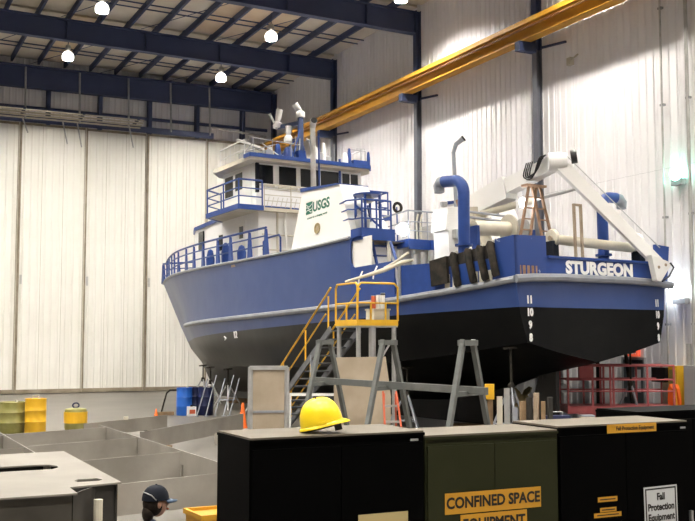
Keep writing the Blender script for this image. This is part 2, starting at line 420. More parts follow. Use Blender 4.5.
for k, x in enumerate(PX):
    MB().py([(x-.05, zroof(x)-.26), (x+.05, zroof(x)-.26), (x+.05, zroof(x)-.22), (x-.02, zroof(x)-.22), (x-.02, zroof(x)+.05), (x-.05, zroof(x)+.05)], 19.0, YB).build('purlin', 'steel_blue', ce)
    for j, (ya, yb) in enumerate(bays):
        x0 = x+.06; x1 = x+1.27-.06
        if x1 > XR: x1 = XR-.02
        st = 'roof_stain' if (k, j) in ((4, 1), (5, 1), (3, 1), (9, 0)) else 'roof_deck'
        MB().py([(x0, zroof(x0)+.0), (x1, zroof(x1)+.0), (x1, zroof(x1)+.08), (x0, zroof(x0)+.08)], ya, yb).build('ceiling_panel', st, ce)
for (ya, yb) in bays:
    for t in (.28, .62, .70):
        yy = ya+(yb-ya)*t
        MB().bar((XL+24, yy, zroof(0)-.12), (XR-.1, yy, zroof(XR)-.12), .04, .05).build('bridging_strap', 'steel_blue', ce)
rr = random.Random(3)
for (ya, yb) in bays[:2]:
    for k in range(5):
        x = 17.5-k*3.4
        MB().cyl((x, ya+.3, zroof(x)-.35), (x-3.2, yb-.3, zroof(x-3.2)-.35), .015, 6).build('brace_rod', 'steel_blue', ce)
# crane runway
cr = thing('crane_runway', 'long yellow overhead crane runway beam with rusty rail along the right wall', 'crane beam', (19.85, 0, 12.5))
MB().box(-.20, .20, 8, 50.6, 0, .05).box(-.03, .03, 8, 50.6, .05, .55).box(-.24, .24, 8, 50.6, .55, .62).build('girder', 'crane_yellow', cr)
MB().box(-.30, -.24, 8, 50.6, .46, .62).box(.24, .3, 8, 50.6, .46, .62).build('cap_channel', 'crane_yellow', cr)
MB().box(-.05, .05, 8, 50.6, .62, .74).build('rail', 'crane_rust', cr)
MB().tube([(-.32, 8, .30), (-.32, 50.6, .30)], .03, 6).build('conductor_bar', 'crane_rust', cr)
cl = MB().box(-.12, .12, -.05, .05, .62, .70).mesh('rail_clip', 'crane_rust')
for k in range(17):
    o = link('rail_clip', cl, cr); o.location = (0, 19+k*1.9, 0)

# lamps
def highbay(x, y, z=15.3, label='', grp=None, seen=True):
    t = thing('high_bay_lamp', label, 'lamp', (x, y, z), 0, grp)
    zt = zroof(x)-z+.01
    MB().cyl((0, 0, .52), (0, 0, zt), .02, 6).build('hanger', 'steel_blue', t)
    MB().lathe([(.05, .56), (.11, .54), (.12, .38), (.10, .3), (.06, .26)], n=14).build('ballast', 'alu', t, True)
    sp = lambda d, r: (max(.02, r*math.cos(math.radians(d))), r*math.sin(math.radians(d)))
    MB().lathe([sp(d, .27) for d in (80, 60, 40, 20, 0, -12, -22, -30)]+[sp(d, .255) for d in (-30, -22, -12, 0, 12)], n=20).build('refractor', 'refractor', t, True)
    MB().lathe([(.02, .0), (.2, .0), (.2, .03), (.02, .03)], n=20).build('lamp_disc', 'lamp_glow', t)
seen = [(8.27, 38.34, 'uppermost glowing round lamp near the roof, left of the boat masts'), (8.37, 45.67, 'glowing globe lamp below the far rafter, leftmost of the lamps'),
        (15.76, 46.13, 'glowing globe lamp nearest the door header girder'), (15.46, 38.84, 'glowing globe lamp with bright ballast between the two roof rafters'),
        (17.99, 32.18, 'glowing lamp peeking in at the top edge under a rafter')]
for x, y, l in seen: highbay(x, y, label=l)
for y in (31.1, 23.2, 15.2, 7.2, -.8):
    for x in (18.2, 8.3)[(1 if y > 30 else 0):]: highbay(x, y, 15.3, 'unseen globe high bay lamp behind or above the view', 'high bay lamps out of view')  # unseen; wall-side lamps added to brighten behind the lift, nearest row for front faces
for y in (47, 39.1, 31.1, 23.2, 15.2, 7.2, -.8):
    for x in (1.0, -6.3): highbay(x, y, 15.3, 'unseen globe high bay lamp behind or above the view', 'high bay lamps out of view')  # unseen; rows nearest the camera added to light the foreground
# wall lights, conduits and door on the right wall
t = thing('emergency_light', 'green glowing round lamp high on the white wall', 'lamp', (XR-.06, 20.85, 7.1))
MB().box(-.16, .02, -.2, .2, -.24, -.06).build('housing', 'grey_box', t)
MB().ell((-.12, 0, .08), (.17, .24, .2)).build('lens', 'green_glow', t, True)
t = thing('wall_pack_light', 'bright white wall light beside the boat transom', 'lamp', (XR-.06, 20.95, 3.85))
MB().box(-.14, .02, -.3, .16, -.26, -.1).build('housing', 'grey_box', t)
MB().ell((-.12, .05, .06), (.14, .22, .19)).build('lens', 'wallpack_glow', t, True)
t = thing('junction_box', 'small rusty bracket fixture on the white wall below the crane beam', 'fixture', (XR-.08, 25.45, 11.5))
MB().box(-.1, .05, -.1, .1, -.12, .12).build('body', 'boat_cream', t)
MB().bar((-.05, -.05, .02), (-.12, -.5, .1), .04, .04).build('arm', 'boat_cream', t)
for k, (yy, z0, z1, r, l) in enumerate(((21.4, 1.6, 16.0, .03, 'thin grey conduit running up the white wall'), (20.62, 0, 2.5, .07, 'thick grey pipe by the electrical cabinet'), (20.42, 1.8, 16.0, .05, 'grey conduit rising above the electrical cabinet'))):
    t = thing('conduit', l, 'pipe', (XR-.14, yy, 0))
    MB().cyl((0, 0, z0), (0, 0, z1), r, 8).build('pipe', 'pipe_grey', t)
    for z in (3.0, 6.0, 9.2, 12):
        if z < z1: MB().box(-.02, .08, -.07, .07, z, z+.06).build('clamp', 'grey_box', t)
d = struct(MB().box(XR-.09, XR-.04, 22.44, 23.28, .02, 2.03).build('door_8', 'dark_door'), 'dark personnel door below the exit sign', 'door')
MB().box(XR-.11, XR-.03, 22.38, 22.44, .02, 2.1).box(XR-.11, XR-.03, 23.28, 23.34, .02, 2.1).box(XR-.11, XR-.03, 22.44, 23.28, 2.03, 2.1).build('door_frame', 'grey_box', d)
MB().box(XR-.10, XR-.085, 22.56, 22.8, 1.1, 1.75).build('pane', 'siding_seam', d)
MB().box(XR-.12, XR-.085, 23.15, 23.2, .95, 1.1).build('door_handle', 'alu', d)
t = thing('exit_sign', 'red lit EXIT sign above the dark door', 'sign', (XR-.05, 22.86, 2.13))
MB().box(-.08, .02, -.24, .24, 0, .25).build('box', 'exit_glow', t)
text_mesh('lettering', 'EXIT', .2, 'letter_white', t, frame((-.085, 0, .125), (0, -1, 0), (0, 0, 1)), .003, .004)
t = thing('electrical_cabinet', 'tall grey electrical cabinet at the photo edge', 'cabinet', (20.2, 20.15, .5))
MB().box(-.2, .2, -.5, .28, .2, 1.42).build('body', 'grey_box', t); MB().box(-.22, -.2, -.45, .22, .25, 1.36).build('door', 'grey_box', t)
MB().box(-.15, .15, -.4, .2, -.5, .2).build('stand', 'grey_box', t)

# ------------------------------------------------------------------ the boat
BO = Vector((16.95819124, 20.17117921, 0.13749902))
bfx = Vector((-0.11179967, 0.99311775, -0.0348995)); bfy = Vector((-0.9937231, -0.11186782, 0)); bfz = bfx.cross(bfy)
boat = thing('research_vessel', 'blue and white research vessel STURGEON propped up inside the hall', 'boat')
BM = Matrix(((bfx.x, bfy.x, bfz.x, BO.x), (bfx.y, bfy.y, bfz.y, BO.y), (bfx.z, bfy.z, bfz.z, BO.z), (0, 0, 0, 1)))
boat.matrix_world = BM
def bw(p): return BM @ Vector(p)

L_st = [(0,2.65,3.93),(1,2.9,3.84),(2.5,3.22,3.74),(4,3.45,3.67),(6,3.5,3.66),(9,3.5,3.67),(13,3.38,3.7),(17,2.95,3.76),(20.5,2.15,3.82),(23.5,1.0,3.92),(26.35,0,4.05)]
L_md = [(0,2.55,3.1),(1,2.8,3.0),(2.5,3.12,2.9),(4,3.38,2.85),(6,3.45,2.8),(9,3.45,2.8),(13,3.25,2.8),(17,2.65,2.85),(20.3,1.75,2.85),(23,.8,2.9),(25.15,0,2.95)]
L_bi = [(0,2.35,2.4),(1,2.6,2.3),(2.5,2.9,2.15),(4,3.1,2.05),(6,3.2,1.95),(9,3.2,1.95),(13,2.85,2.0),(17,2.1,2.1),(19.8,1.35,2.2),(22.2,.55,2.3),(23.95,0,2.3)]
L_b2 = [(0,1.3,2.15),(1,1.4,2.0),(2.5,1.4,1.75),(4,1.3,1.5),(6,1.3,1.3),(9,1.3,1.3),(13,1.15,1.35),(17,.8,1.45),(19.6,.5,1.5),(21.8,.22,1.55),(23.15,0,1.55)]
L_ke = [(0,.0,1.9),(1,.0,1.75),(2.5,.14,1.5),(4,.14,1.15),(6,.14,.9),(9,.14,.9),(13,.14,.95),(17,.14,1.0),(19.5,.13,1.02),(21.3,.08,1.05),(22.45,0,1.08)]
NS = 80
lines = [catmull(l, NS) for l in (L_ke, L_b2, L_bi, L_md, L_st)]
for l in lines:
    for p in l: p.y = max(p.y, 0.0)
def mirror(p): return Vector((p.x, -p.y, p.z))
def hull_rows(lines_, sub=4, bulge=0.0):
    rows = []
    for i in range(len(lines_[0])):
        row = []
        for a, b in zip(lines_[:-1], lines_[1:]):
            for k in range(sub): row.append(a[i].lerp(b[i], k/sub))
        row.append(lines_[-1][i]); rows.append(row)
    return rows
hb = MB(); rows = hull_rows(lines)
hb.grid(rows); hb.grid([[mirror(p) for p in r] for r in rows])
r0 = rows[0]
hb.v_ = 0
i0 = len(hb.v); hb.v += [p.copy() for p in r0]+[mirror(p) for p in reversed(r0)]
hb.f.append(tuple(range(i0, i0+2*len(r0))))
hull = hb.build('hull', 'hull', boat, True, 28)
# upper hull of the forecastle
st6 = [p for p in L_st if p[0] >= 6]
dk = [(6,3.5,5.6),(9,3.5,5.58),(13,3.45,5.66),(17,3.2,5.78),(20.9,2.55,5.92),(24.6,1.42,6.06),(28.44,0,6.21)]
ND = 60
sl = catmull(st6, ND); dl = catmull(dk, ND)
ub = MB()
for sgn in (1, -1):
    rws = []
    for a, b in zip(sl, dl):
        rws.append([Vector((a.x+(b.x-a.x)*t, sgn*max(0, (a.y+(b.y-a.y)*(t**1.25))), a.z+(b.z-a.z)*t)) for t in (0, .15, .3, .45, .6, .75, .9, 1)])
    ub.grid(rws)
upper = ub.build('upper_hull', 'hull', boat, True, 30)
# quarter opening: rounded plate edge and bulwark
def arc(cx, cz, r, a0, a1, n=6): return [(cx+r*math.cos(a0+(a1-a0)*k/n), cz+r*math.sin(a0+(a1-a0)*k/n)) for k in range(n+1)]
poly = [(6.02, 3.66), (3.85, 3.66), (3.85, 4.72), (5.75, 4.72)]+arc(5.75, 4.97, .25, -PI/2, 0, 5)+arc(5.75, 5.33, .25, 0, PI/2, 5)[0:]+[(5.3, 5.6), (6.02, 5.6)]
for sgn in (1, -1): MB().py(poly, sgn*3.46, sgn*3.5).build('bulwark', 'boat_blue', boat)
# rub rail
for sgn in (1, -1):
    pts = [Vector((p.x, sgn*(p.y+.03), p.z)) for p in lines[4][:int(NS*.9)]]
    MB().tube(pts, .085, 8).build('rub_rail', 'hull_grey', boat, True)
MB().tube([(-.06, 2.7, 3.93), (-.1, 2.2, 3.97), (-.1, 1.2, 4.0), (-.1, -1.2, 4.0), (-.1, -2.2, 3.97), (-.06, -2.85, 3.92)], .10, 8).build('rub_rail', 'hull_grey', boat, True)
for sgn in (1, -1):
    pts = [Vector((p.x, sgn*(p.y+.02), p.z)) for p in dl]
    MB().tube(pts, .05, 6).build('gunwale', 'hull_grey', boat, True)
# decks
b = MB()
pol = [(max(p.x, .06), p.y-.06) for p in lines[4] if p.x <= 7]
b.pz(pol+[(x, -y) for x, y in reversed(pol)], 3.62, 3.70); b.build('main_deck', 'deck_grey', boat)
b = MB(); pol = [(p.x, max(.01, p.y-.02)) for p in dl]
b.grid([[Vector((p.x, max(0, p.y-.02), p.z-.03)) for p in dl], [Vector((p.x, -max(0, p.y-.02), p.z-.03)) for p in dl]]); b.build('forecastle_deck', 'deck_grey', boat)
# keel skeg, rudder, propeller
sk = [(3.75, .19), (3.62, .9), (3.35, 1.22), (3.0, 1.45), (2.5, 1.62), (2.1, 1.75), (4, 1.6), (8, 1.4), (14, 1.4), (19, 1.4), (22.35, 1.15), (21.87, .84), (21.2, .81)]
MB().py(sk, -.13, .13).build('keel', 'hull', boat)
ru = MB().py([(1.45, 1.75), (1.5, .3), (2.45, .28), (2.3, 1.1), (2.02, 1.8)], -.06, .06).build('rudder', 'black', boat)
MB().cyl((1.9, 0, 1.5), (1.9, 0, 2.3), .09, 10).build('rudder_stock', 'black', ru)
pr = MB().lathe([(.05, -.12), (.12, -.05), (.14, .2), (.08, .3)], (2.75, 0, .95), (1, 0, 0), 12).build('propeller', 'brass', boat, True)
for k in range(4):
    a = PI/4+k*PI/2; q = Matrix.Rotation(a, 4, 'X')
    bl = MB().py([(-.04, .1), (.1, .12), (.16, .32), (.06, .46), (-.08, .42), (-.12, .25)], -.015, .015)
    bl.v = [q @ v+Vector((2.85, 0, .95)) for v in bl.v]; bl.build('blade', 'brass', pr)
# bow details
MB().lathe([(.02, 0), (.19, 0), (.19, .03), (.02, .03)], (24.55, 1.02, 5.5), (-.35, .93, -.1), 16, 1, 1.35).build('hawse_ring', 'hull_grey', boat, True)
# ---- writing on the hull
X_T = -0.03
def tr_text(name, body, size, y, z, bold=.006, sx=1, xx=X_T, m='letter_white'):
    return text_mesh(name, body, size, m, boat, frame((xx, y, z), (0, -1, 0), (0, 0, 1)), .006, bold, sx=sx)
for k, n in enumerate(('11', '10', '9', '8')):
    tr_text('draft_mark', n, .25, 2.26, 3.43-.305*k, .013, .8)
    tr_text('draft_mark', n, .25, -2.27, 3.43-.305*k, .013, .6)
# bow draft marks on the port side
text_mesh('draft_mark', '12', .34, 'letter_white', boat, frame((13.9, 3.27, 3.12), (-1, .1, 0), (0, .12, 1)), .02, .003)
text_mesh('draft_mark', '>', .3, 'letter_white', boat, frame((14.9, 3.18, 3.03), (-1, .1, 0), (0, .12, 1)), .02, .003)

# ---- stern bulwark
tb = MB().px([(1.65, 3.95), (1.65, 4.50), (-2.35, 4.50), (-2.35, 5.02), (-2.9, 4.98), (-2.75, 3.92)], 0.0, .08).build('transom_bulwark', 'boat_blue', boat)
text_mesh('name_lettering', 'STURGEON', .43, 'letter_white', tb, frame((-.02, -.21, 4.26), (0, -1, 0), (0, 0, 1)), .006, .022, sx=1.06, spacing=1.02)
MB().box(-.06, .1, -2.75, 1.6, 4.48, 4.54).build('cap_rail', 'boat_blue', tb)
qb = MB().prism([(1.62, 3.95), (2.66, 3.92), (2.66, 5.0), (1.62, 5.03)], lambda u, v: (0, u, v), lambda u, v: (.08, u, v)).build('quarter_bulwark', 'boat_blue_worn', boat)
MB().prism([(0, 3.92), (.55, 3.86), (.55, 4.95), (0, 5.0)], lambda u, v: (u, 2.66+u*.25, v), lambda u, v: (u, 2.58+u*.25, v)).build('side_plate', 'boat_blue_worn', qb)
MB().box(-.012, .0, 1.95, 2.5, 4.03, 4.27).build('freeing_port', 'ladder_wood', qb)
for k in range(4): MB().box(-.03, -.012, 2.02+k*.14, 2.05+k*.14, 4.03, 4.27).build('port_bar', 'boat_blue', qb)
for sgn in (1, -1):
    MB().prism([(.55, 3.86), (3.85, 3.7), (3.85, 4.45), (.55, 4.62)] if sgn < 0 else [(.55, 3.86), (2.45, 3.75), (2.45, 4.36), (.55, 4.5)],
               lambda u, v: (u, sgn*(2.72+u*.2), v), lambda u, v: (u, sgn*(2.66+u*.2), v)).build('bulwark', 'boat_blue', boat)
MB().prism([(2.5, 3.74), (3.72, 3.68), (3.76, 4.58), (2.5, 4.54)], lambda u, v: (u, 3.2+(u-2.5)*.15, v), lambda u, v: (u, 3.14+(u-2.5)*.15, v)).build('bulwark_gate', 'boat_blue', boat)
for k, (x, z) in enumerate(((3.42, 4.86), (3.05, 4.88), (2.72, 4.90))):
    MB().cyl((x, 3.1, 4.3), (x, 3.1, z), .075, 10).build('bollard', 'galv', boat, True)
fy = lambda x: 2.74+x*.2
MB().prism([(1.92, 3.98), (2.46, 3.92), (2.5, 4.58), (1.95, 4.66)], lambda u, v: (u, fy(u)+.02, v), lambda u, v: (u, fy(u)+.1, v)).build('rubber_mat', 'rubber', boat)
for k, (xt, xb, zt, r) in enumerate(((1.78, 1.60, 4.72, .10), (1.32, 1.10, 4.77, .10), (.95, .74, 4.81, .10), (.62, .42, 4.88, .10))):
    f = MB().tube([(xb, fy(xb)+.06, zt-.86), (xb+.01, fy(xb)+.08, zt-.80), (xt, fy(xt)+.03, zt-.08), (xt, fy(xt), zt)], [r*.8, r, r, r*.85], 12).build('fender', 'rubber', boat, True)
    MB().tube([(xt, fy(xt), zt), (xt, fy(xt)-.1, zt+.06), (xt, fy(xt)-.15, zt-.2)], .02, 6).build('fender_line', 'boat_cream', f)
MB().prism([(.55, 4.4), (2.45, 4.28), (2.45, 4.62), (.55, 4.86)], lambda u, v: (u, fy(u)-.1, v), lambda u, v: (u, fy(u)-.06, v)).build('upper_bulwark', 'rubber', boat)
for x0, x1 in ((1.95, 2.12), (1.72, 1.86), (.62, .82), (.86, 1.02), (1.06, 1.2)):
    MB().box(x0, x1, fy(x0)-.06, fy(x0)+.02, 3.86, 4.2).build('freeing_port_cover', 'boat_cream', boat)
MB().box(3.70, 3.80, 3.3, 3.42, 3.7, 5.0).build('davit_post', 'galv', boat)
MB().bar((3.5, 3.3, 3.75), (3.78, 3.35, 4.4), .06, .06).build('davit_brace', 'boat_cream', boat)

# ---- houses
lh = [(13.95, 2.3), (17, 2.3), (20.2, 1.95), (21.2, 1.55), (21.5, .8), (21.5, -.8), (21.2, -1.55), (20.2, -1.95), (17, -2.3), (13.95, -2.3)]
low = MB().pz(lh, 5.5, 7.68).build('deckhouse', 'boat_white', boat)
MB().pz([(x*1.0+(.06 if x > 14 else 0), y*1.03) for x, y in lh], 7.68, 7.82).build('deckhouse_roof_edge', 'boat_blue', boat)
w = MB().prism([(0, 0), (.6, 0), (.6, .78), (0, .78)], lambda u, v: (19.05+u, 2.09-u*.11, 6.75+v), lambda u, v: (19.05+u, 2.15-u*.11, 6.75+v)).build('window', 'glass_dark', low)
MB().box(14.9, 15.55, 2.28, 2.33, 5.72, 7.4).build('house_door', 'boat_white', low)
MB().box(15.1, 15.4, 2.33, 2.35, 6.75, 7.2).build('door_window', 'glass_dark', low)
MB().box(16.9, 17.2, 2.28, 2.33, 6.5, 7.1).build('window', 'glass_dark', low)
for y in (-1.6, -.6, .4, 1.5): MB().box(13.9, 13.96, y, y+.06, 5.6, 7.6).build('wall_stiffener', 'boat_cream', low)
for z in (6.2, 6.75): MB().cyl((13.85, -2.0, z), (13.85, 2.2, z), .03, 6).build('wall_pipe', 'boat_cream', low)
MB().tube([(13.8, 1.25, 7.6), (13.8, 1.25, 6.6), (13.8, 1.2, 6.3)], .05, 8).build('wall_pipe', 'boat_white', low)
MB().box(13.7, 13.95, .6, .9, 5.6, 6.5).build('locker', 'galv', low)
MB().tube([(13.0, 2.6, 5.58), (13.0, 2.6, 6.35), (12.7, 2.6, 6.45), (11.6, 2.75, 6.42), (11.4, 2.8, 6.3), (11.4, 2.8, 5.58)], .035, 8).build('vent_rail', 'boat_blue', boat)
# bridge deck with wings
bd = MB().pz([(13.7, 3.2), (16.3, 3.2), (16.9, 2.3), (16.9, -2.3), (16.3, -3.2), (13.7, -3.2)], 7.6, 7.66).build('bridge_deck', 'boat_cream', boat)
MB().pz([(13.62, 2.24), (13.62, 3.28), (16.32, 3.28), (16.98, 2.35), (16.9, 2.3), (16.26, 3.2), (13.7, 3.2), (13.7, 2.24)], 7.58, 7.76).build('deck_edge', 'boat_blue', bd)
MB().pz([(13.62, -2.24), (13.62, -3.28), (16.32, -3.28), (16.98, -2.35), (16.9, -2.3), (16.26, -3.2), (13.7, -3.2), (13.7, -2.24)], 7.58, 7.76).build('deck_edge', 'boat_blue', bd)
MB().box(13.62, 13.7, -2.24, 2.24, 7.58, 7.70).build('deck_edge', 'boat_cream', bd)
def railing(name, path, m, parent, h=1.0, mids=(.33, .66), r=.03, plate=False, step=None, posts=None, closed=False, tilt=None):
    """path = foot points; top rail mesh carries mid rails and stanchions"""
    P = [Vector(p) for p in path]; up = Vector((0, 0, 1))
    top = MB().tube([p+up*h for p in P], r*1.15, 8).build(name, m, parent, True)
    for t in mids: MB().tube([p+up*h*t for p in P], r*.8, 6).build('mid_rail', m, top, True)
    if posts is None: posts = range(len(P))
    for i in posts:
        p = P[i]
        if plate:
            d = (P[min(i+1, len(P)-1)]-P[max(i-1, 0)]).normalized()
            MB().prism([(-.17, 0), (.17, 0), (.06, h*.95), (-.04, h*.95)], lambda u, v: p+d*u+up*v+Vector((0, .03, 0)), lambda u, v: p+d*u+up*v-Vector((0, .03, 0))).build('stanchion', m, top)
        else: MB().cyl(p, p+up*h, r, 8).build('stanchion', m, top)
    return top
for sgn in (1, -1):
    railing('wing_railing', [(13.66, sgn*2.28, 7.76), (13.66, sgn*3.22, 7.76), (14.9, sgn*3.22, 7.76), (16.3, sgn*3.22, 7.76), (16.92, sgn*2.35, 7.76)], 'boat_blue', boat, .9)
railing('bridge_railing', [(13.66, -2.2, 7.7), (13.66, -1.1, 7.7), (13.66, 0, 7.7), (13.66, 1.1, 7.7), (13.66, 2.2, 7.7)], 'boat_cream', boat, .85, (.3, .55, .8), .022)
for k in range(12):
    MB().cyl((13.66, 2.1-k*.19, 7.75), (13.66, 2.0-k*.19, 8.1), .012, 5).build('netting_cord', 'boat_cream', boat)
# foredeck railing with flat bracket stanchions
fp = [Vector((p.x, max(0.02, p.y-.12), p.z)) for p in dl]
idx = [i for i, p in enumerate(fp) if p.x >= 11.1]
path = [fp[i] for i in idx]; n = len(path)
posts = [round(k*(n-1)/13) for k in range(14)]
railing('foredeck_railing', path, 'boat_blue', boat, .98, (.4, .72), .035, True, posts=posts)
railing('foredeck_railing', [Vector((p.x, -p.y, p.z)) for p in path], 'boat_blue', boat, .98, (.4, .72), .035, True, posts=posts)
for x, y, h in ((17.6, 2.5, .8), (15.5, 2.85, .8), (14.1, 2.9, .55)):
    MB().lathe([(.1, 0), (.16, .05), (.17, h*.6), (.1, h), (.03, h+.05)], (x, y, 5.75), n=10).build('deck_vent', 'boat_blue', boat, True)
t_ = MB().cyl((24.3, -.35, 6.05), (24.3, .45, 6.05), .3, 14).box(23.9, 24.7, -.4, -.3, 5.9, 6.5).box(23.9, 24.7, .4, .5, 5.9, 6.5).build('windlass', 'galv', boat, True)
# wheelhouse
WX0, WX1, WY0, WY1, WZ0, WZ1 = 14.6, 17.35, -2.6, 2.05, 7.66, 9.55
wh = MB().box(WX0, WX1, WY0, WY1, WZ0, WZ1).build('wheelhouse', 'boat_white', boat)
for y1, y0, za, zb in ((1.93, 1.33, 8.76, 9.47), (1.08, .34, 8.72, 9.47), (.15, -.68, 8.72, 9.47), (-.74, -1.55, 8.76, 9.47), (-1.73, -2.45, 8.86, 9.45)):
    f = MB().box(WX0-.02, WX0+.01, y0-.04, y1+.04, za-.04, zb+.04).build('window_frame', 'boat_white', wh)
    MB().box(WX0-.026, WX0-.02, y0, y1, za, zb).build('pane', 'glass_dark', f)
    MB().box(WX0-.06, WX0-.02, y0-.04, y1+.04, za-.1, za-.03).build('window_sill', 'boat_cream', wh)
MB().box(WX0-.04, WX0-.02, -2.1, -2.06, 8.86, 9.45).build('window_bar', 'boat_white', wh)
for x0, x1, za, zb in ((16.45, 17.15, 8.55, 9.35), (15.65, 16.25, 8.7, 9.35), (14.98, 15.35, 8.6, 9.35)):
    f = MB().box(x0-.04, x1+.04, WY1-.01, WY1+.02, za-.04, zb+.04).build('window_frame', 'boat_white', wh)
    MB().box(x0, x1, WY1+.02, WY1+.026, za, zb).build('pane', 'glass_dark', f)
MB().box(14.9, 15.45, WY1, WY1+.03, 7.75, 9.45).build('side_door', 'boat_white', wh)
for y in (1.6, .5, -.5, -1.2): MB().box(WX1-.01, WX1+.02, y-.4, y+.4, 8.7, 9.4).build('pane', 'glass_dark', wh)
rf = MB().pz([(14.15, 2.5), (17.3, 2.5), (18.0, 1.9), (18.0, -2.2), (17.3, -2.9), (14.5, -2.95), (14.2, -2.7)], 9.53, 9.70).build('wheelhouse_roof', 'boat_cream', boat)
MB().pz([(14.1, 2.55), (14.6, 2.55), (14.6, -2.6), (14.75, -2.98), (14.45, -3.0), (14.1, -2.75)], 9.64, 9.78).build('roof_edge', 'boat_blue', rf)
MB().box(14.5, 14.58, -1.62, -1.56, 7.7, 10.0).build('corner_post', 'boat_blue', wh)
MB().box(14.45, 14.55, 1.98, 2.1, 8.4, 9.5).build('corner_post', 'cap_navy', wh)
# things on the wheelhouse roof
railing('roof_railing', [(15.0, 2.3, 9.7), (16.2, 2.3, 9.7), (17.3, 2.2, 9.7)], 'boat_white', boat, .75, (.5,), .022)
railing('roof_railing', [(14.4, -1.9, 9.7), (14.4, -2.7, 9.7)], 'galv', boat, .7, (), .018)
ms = MB().box(14.89, 15.05, -.19, -.02, 9.7, 11.6).build('mast', 'mast_blue', boat)
MB().bar((14.97, -.1, 11.35), (15.9, .45, 11.3), .12, .16).build('cross_arm', 'steel_blue', ms)
MB().bar((14.97, -.1, 10.7), (15.4, .25, 10.7), .1, .1).build('cross_arm', 'steel_blue', ms)
for a, b_ in (((14.97, -.1, 10.9), (15.9, .7, 9.72)), ((14.97, -.1, 10.9), (15.6, -.8, 9.72)), ((14.97, -.1, 11.2), (14.4, .6, 9.72))):
    MB().cyl(a, b_, .035, 6).build('mast_strut', 'boat_blue', ms)
def radar(p, tilt, h, s=1.0):
    p = Vector(p)
    o = MB().lathe([(.05*s, 0), (.19*s, .03*s), (.21*s, .16*s), (.16*s, .28*s), (.08*s, .34*s)], p, (0, 0, 1), 14).build('radar_base', 'boat_white', boat, True)
    d = Vector(tilt).normalized()
    MB().tube([p+Vector((0, 0, .3*s)), p+Vector((0, 0, .3*s))+d*h*.35, p+Vector((0, 0, .3*s))+d*h], [.10*s, .13*s, .15*s], 12).build('horn', 'boat_white', o, True)
radar((15.85, .42, 11.25), (-.1, -.15, 1), .5, .9)
MB().bar((15.75, .5, 11.2), (15.95, .7, 11.85), .05, .08).build('bracket', 'galv', boat)
radar((14.97, -.1, 11.55), (.1, .5, .6), .35, .9)
radar((15.35, .22, 10.62), (0, -.05, 1), .38, .9)
def roof_bit(name, p, r, h, m): MB().lathe([(r*.6, 0), (r, .04), (r, h*.6), (r*.7, h), (r*.2, h+.04)], p, n=10).build(name, m, boat, True)
for p, r, h, m in (((15.5, 1.75, 9.7), .12, .5, 'galv'), ((15.2, 1.3, 9.7), .16, .45, 'boat_white'), ((14.8, 1.0, 9.7), .13, .65, 'boat_blue'), ((14.7, .6, 9.7), .2, .55, 'boat_blue'),
                   ((15.6, .9, 9.7), .15, .7, 'galv'), ((14.5, -.5, 9.7), .09, .6, 'boat_white'), ((14.6, -.9, 9.7), .1, .85, 'boat_white'), ((14.8, -1.2, 9.7), .12, .4, 'galv'), ((14.4, -1.75, 9.75), .13, .45, 'boat_white'), ((14.4, -1.95, 9.75), .08, .65, 'boat_blue'), ((14.4, -2.85, 9.75), .07, .6, 'boat_blue')):
    roof_bit('searchlight' if h < .5 else 'deck_light', p, r, h, m)
for a, b_ in (((16.4, 1.9, 9.7), (16.2, 1.5, 10.9)), ((16.1, 1.4, 10.5), (15.3, 1.1, 10.0)), ((14.6, -.4, 9.7), (14.6, -.4, 11.0)), ((14.5, -.7, 10.2), (14.7, -.2, 10.7)), ((14.4, -2.5, 9.7), (14.4, -2.5, 10.45)), ((14.4, -1.7, 10.1), (14.4, -2.6, 10.4)), ((15, 1.6, 10.4), (14.6, .9, 9.8)), ((14.5, .4, 9.8), (15.0, .1, 10.8))):
    MB().cyl(a, b_, .022, 6).build('antenna', 'galv', boat)
for a, b_ in (((16.6, 2.0, 9.7), (15.9, 1.5, 10.6)), ((15.0, 2.2, 10.0), (14.6, 1.2, 10.3)), ((14.3, 2.3, 9.75), (14.3, 2.3, 10.4)), ((14.3, 1.5, 9.75), (14.3, 1.5, 10.4)), ((14.3, 2.3, 10.38), (14.3, .3, 10.3)), ((14.3, .7, 9.75), (14.3, .7, 10.35)), ((14.4, .3, 9.75), (15, -.1, 10.9)), ((14.3, -1.2, 9.75), (14.3, -1.2, 10.5))):
    MB().cyl(a, b_, .02, 6).build('antenna', 'grey_box', boat)
for p_, h_, m_ in (((16.2, 1.5), .55, 'grey_box'), ((15.4, 1.45), .35, 'rubber'), ((14.6, 1.55), .3, 'grey_box'), ((14.5, .2), .4, 'boat_blue'), ((14.7, -.75), .45, 'grey_box'), ((15.4, -1.5), .5, 'galv')):
    MB().box(p_[0]-.16, p_[0]+.16, p_[1]-.15, p_[1]+.15, 9.72, 9.72+h_).build('roof_locker', m_, boat)
MB().bar((16.3, 2.0, 10.75), (16.1, .9, 10.45), .09, .09).build('radar_bar', 'boat_white', boat)
MB().bar((14.4, -2.3, 10.45), (14.4, -2.7, 10.47), .03, .03).build('wind_vane', 'galv', boat)
MB().box(14.3, 14.8, -2.75, -2.1, 9.75, 9.98).build('roof_locker', 'boat_blue', boat)
MB().box(15.3, 15.9, 1.65, 2.1, 9.72, 10.1).build('roof_locker', 'grey_box', boat)
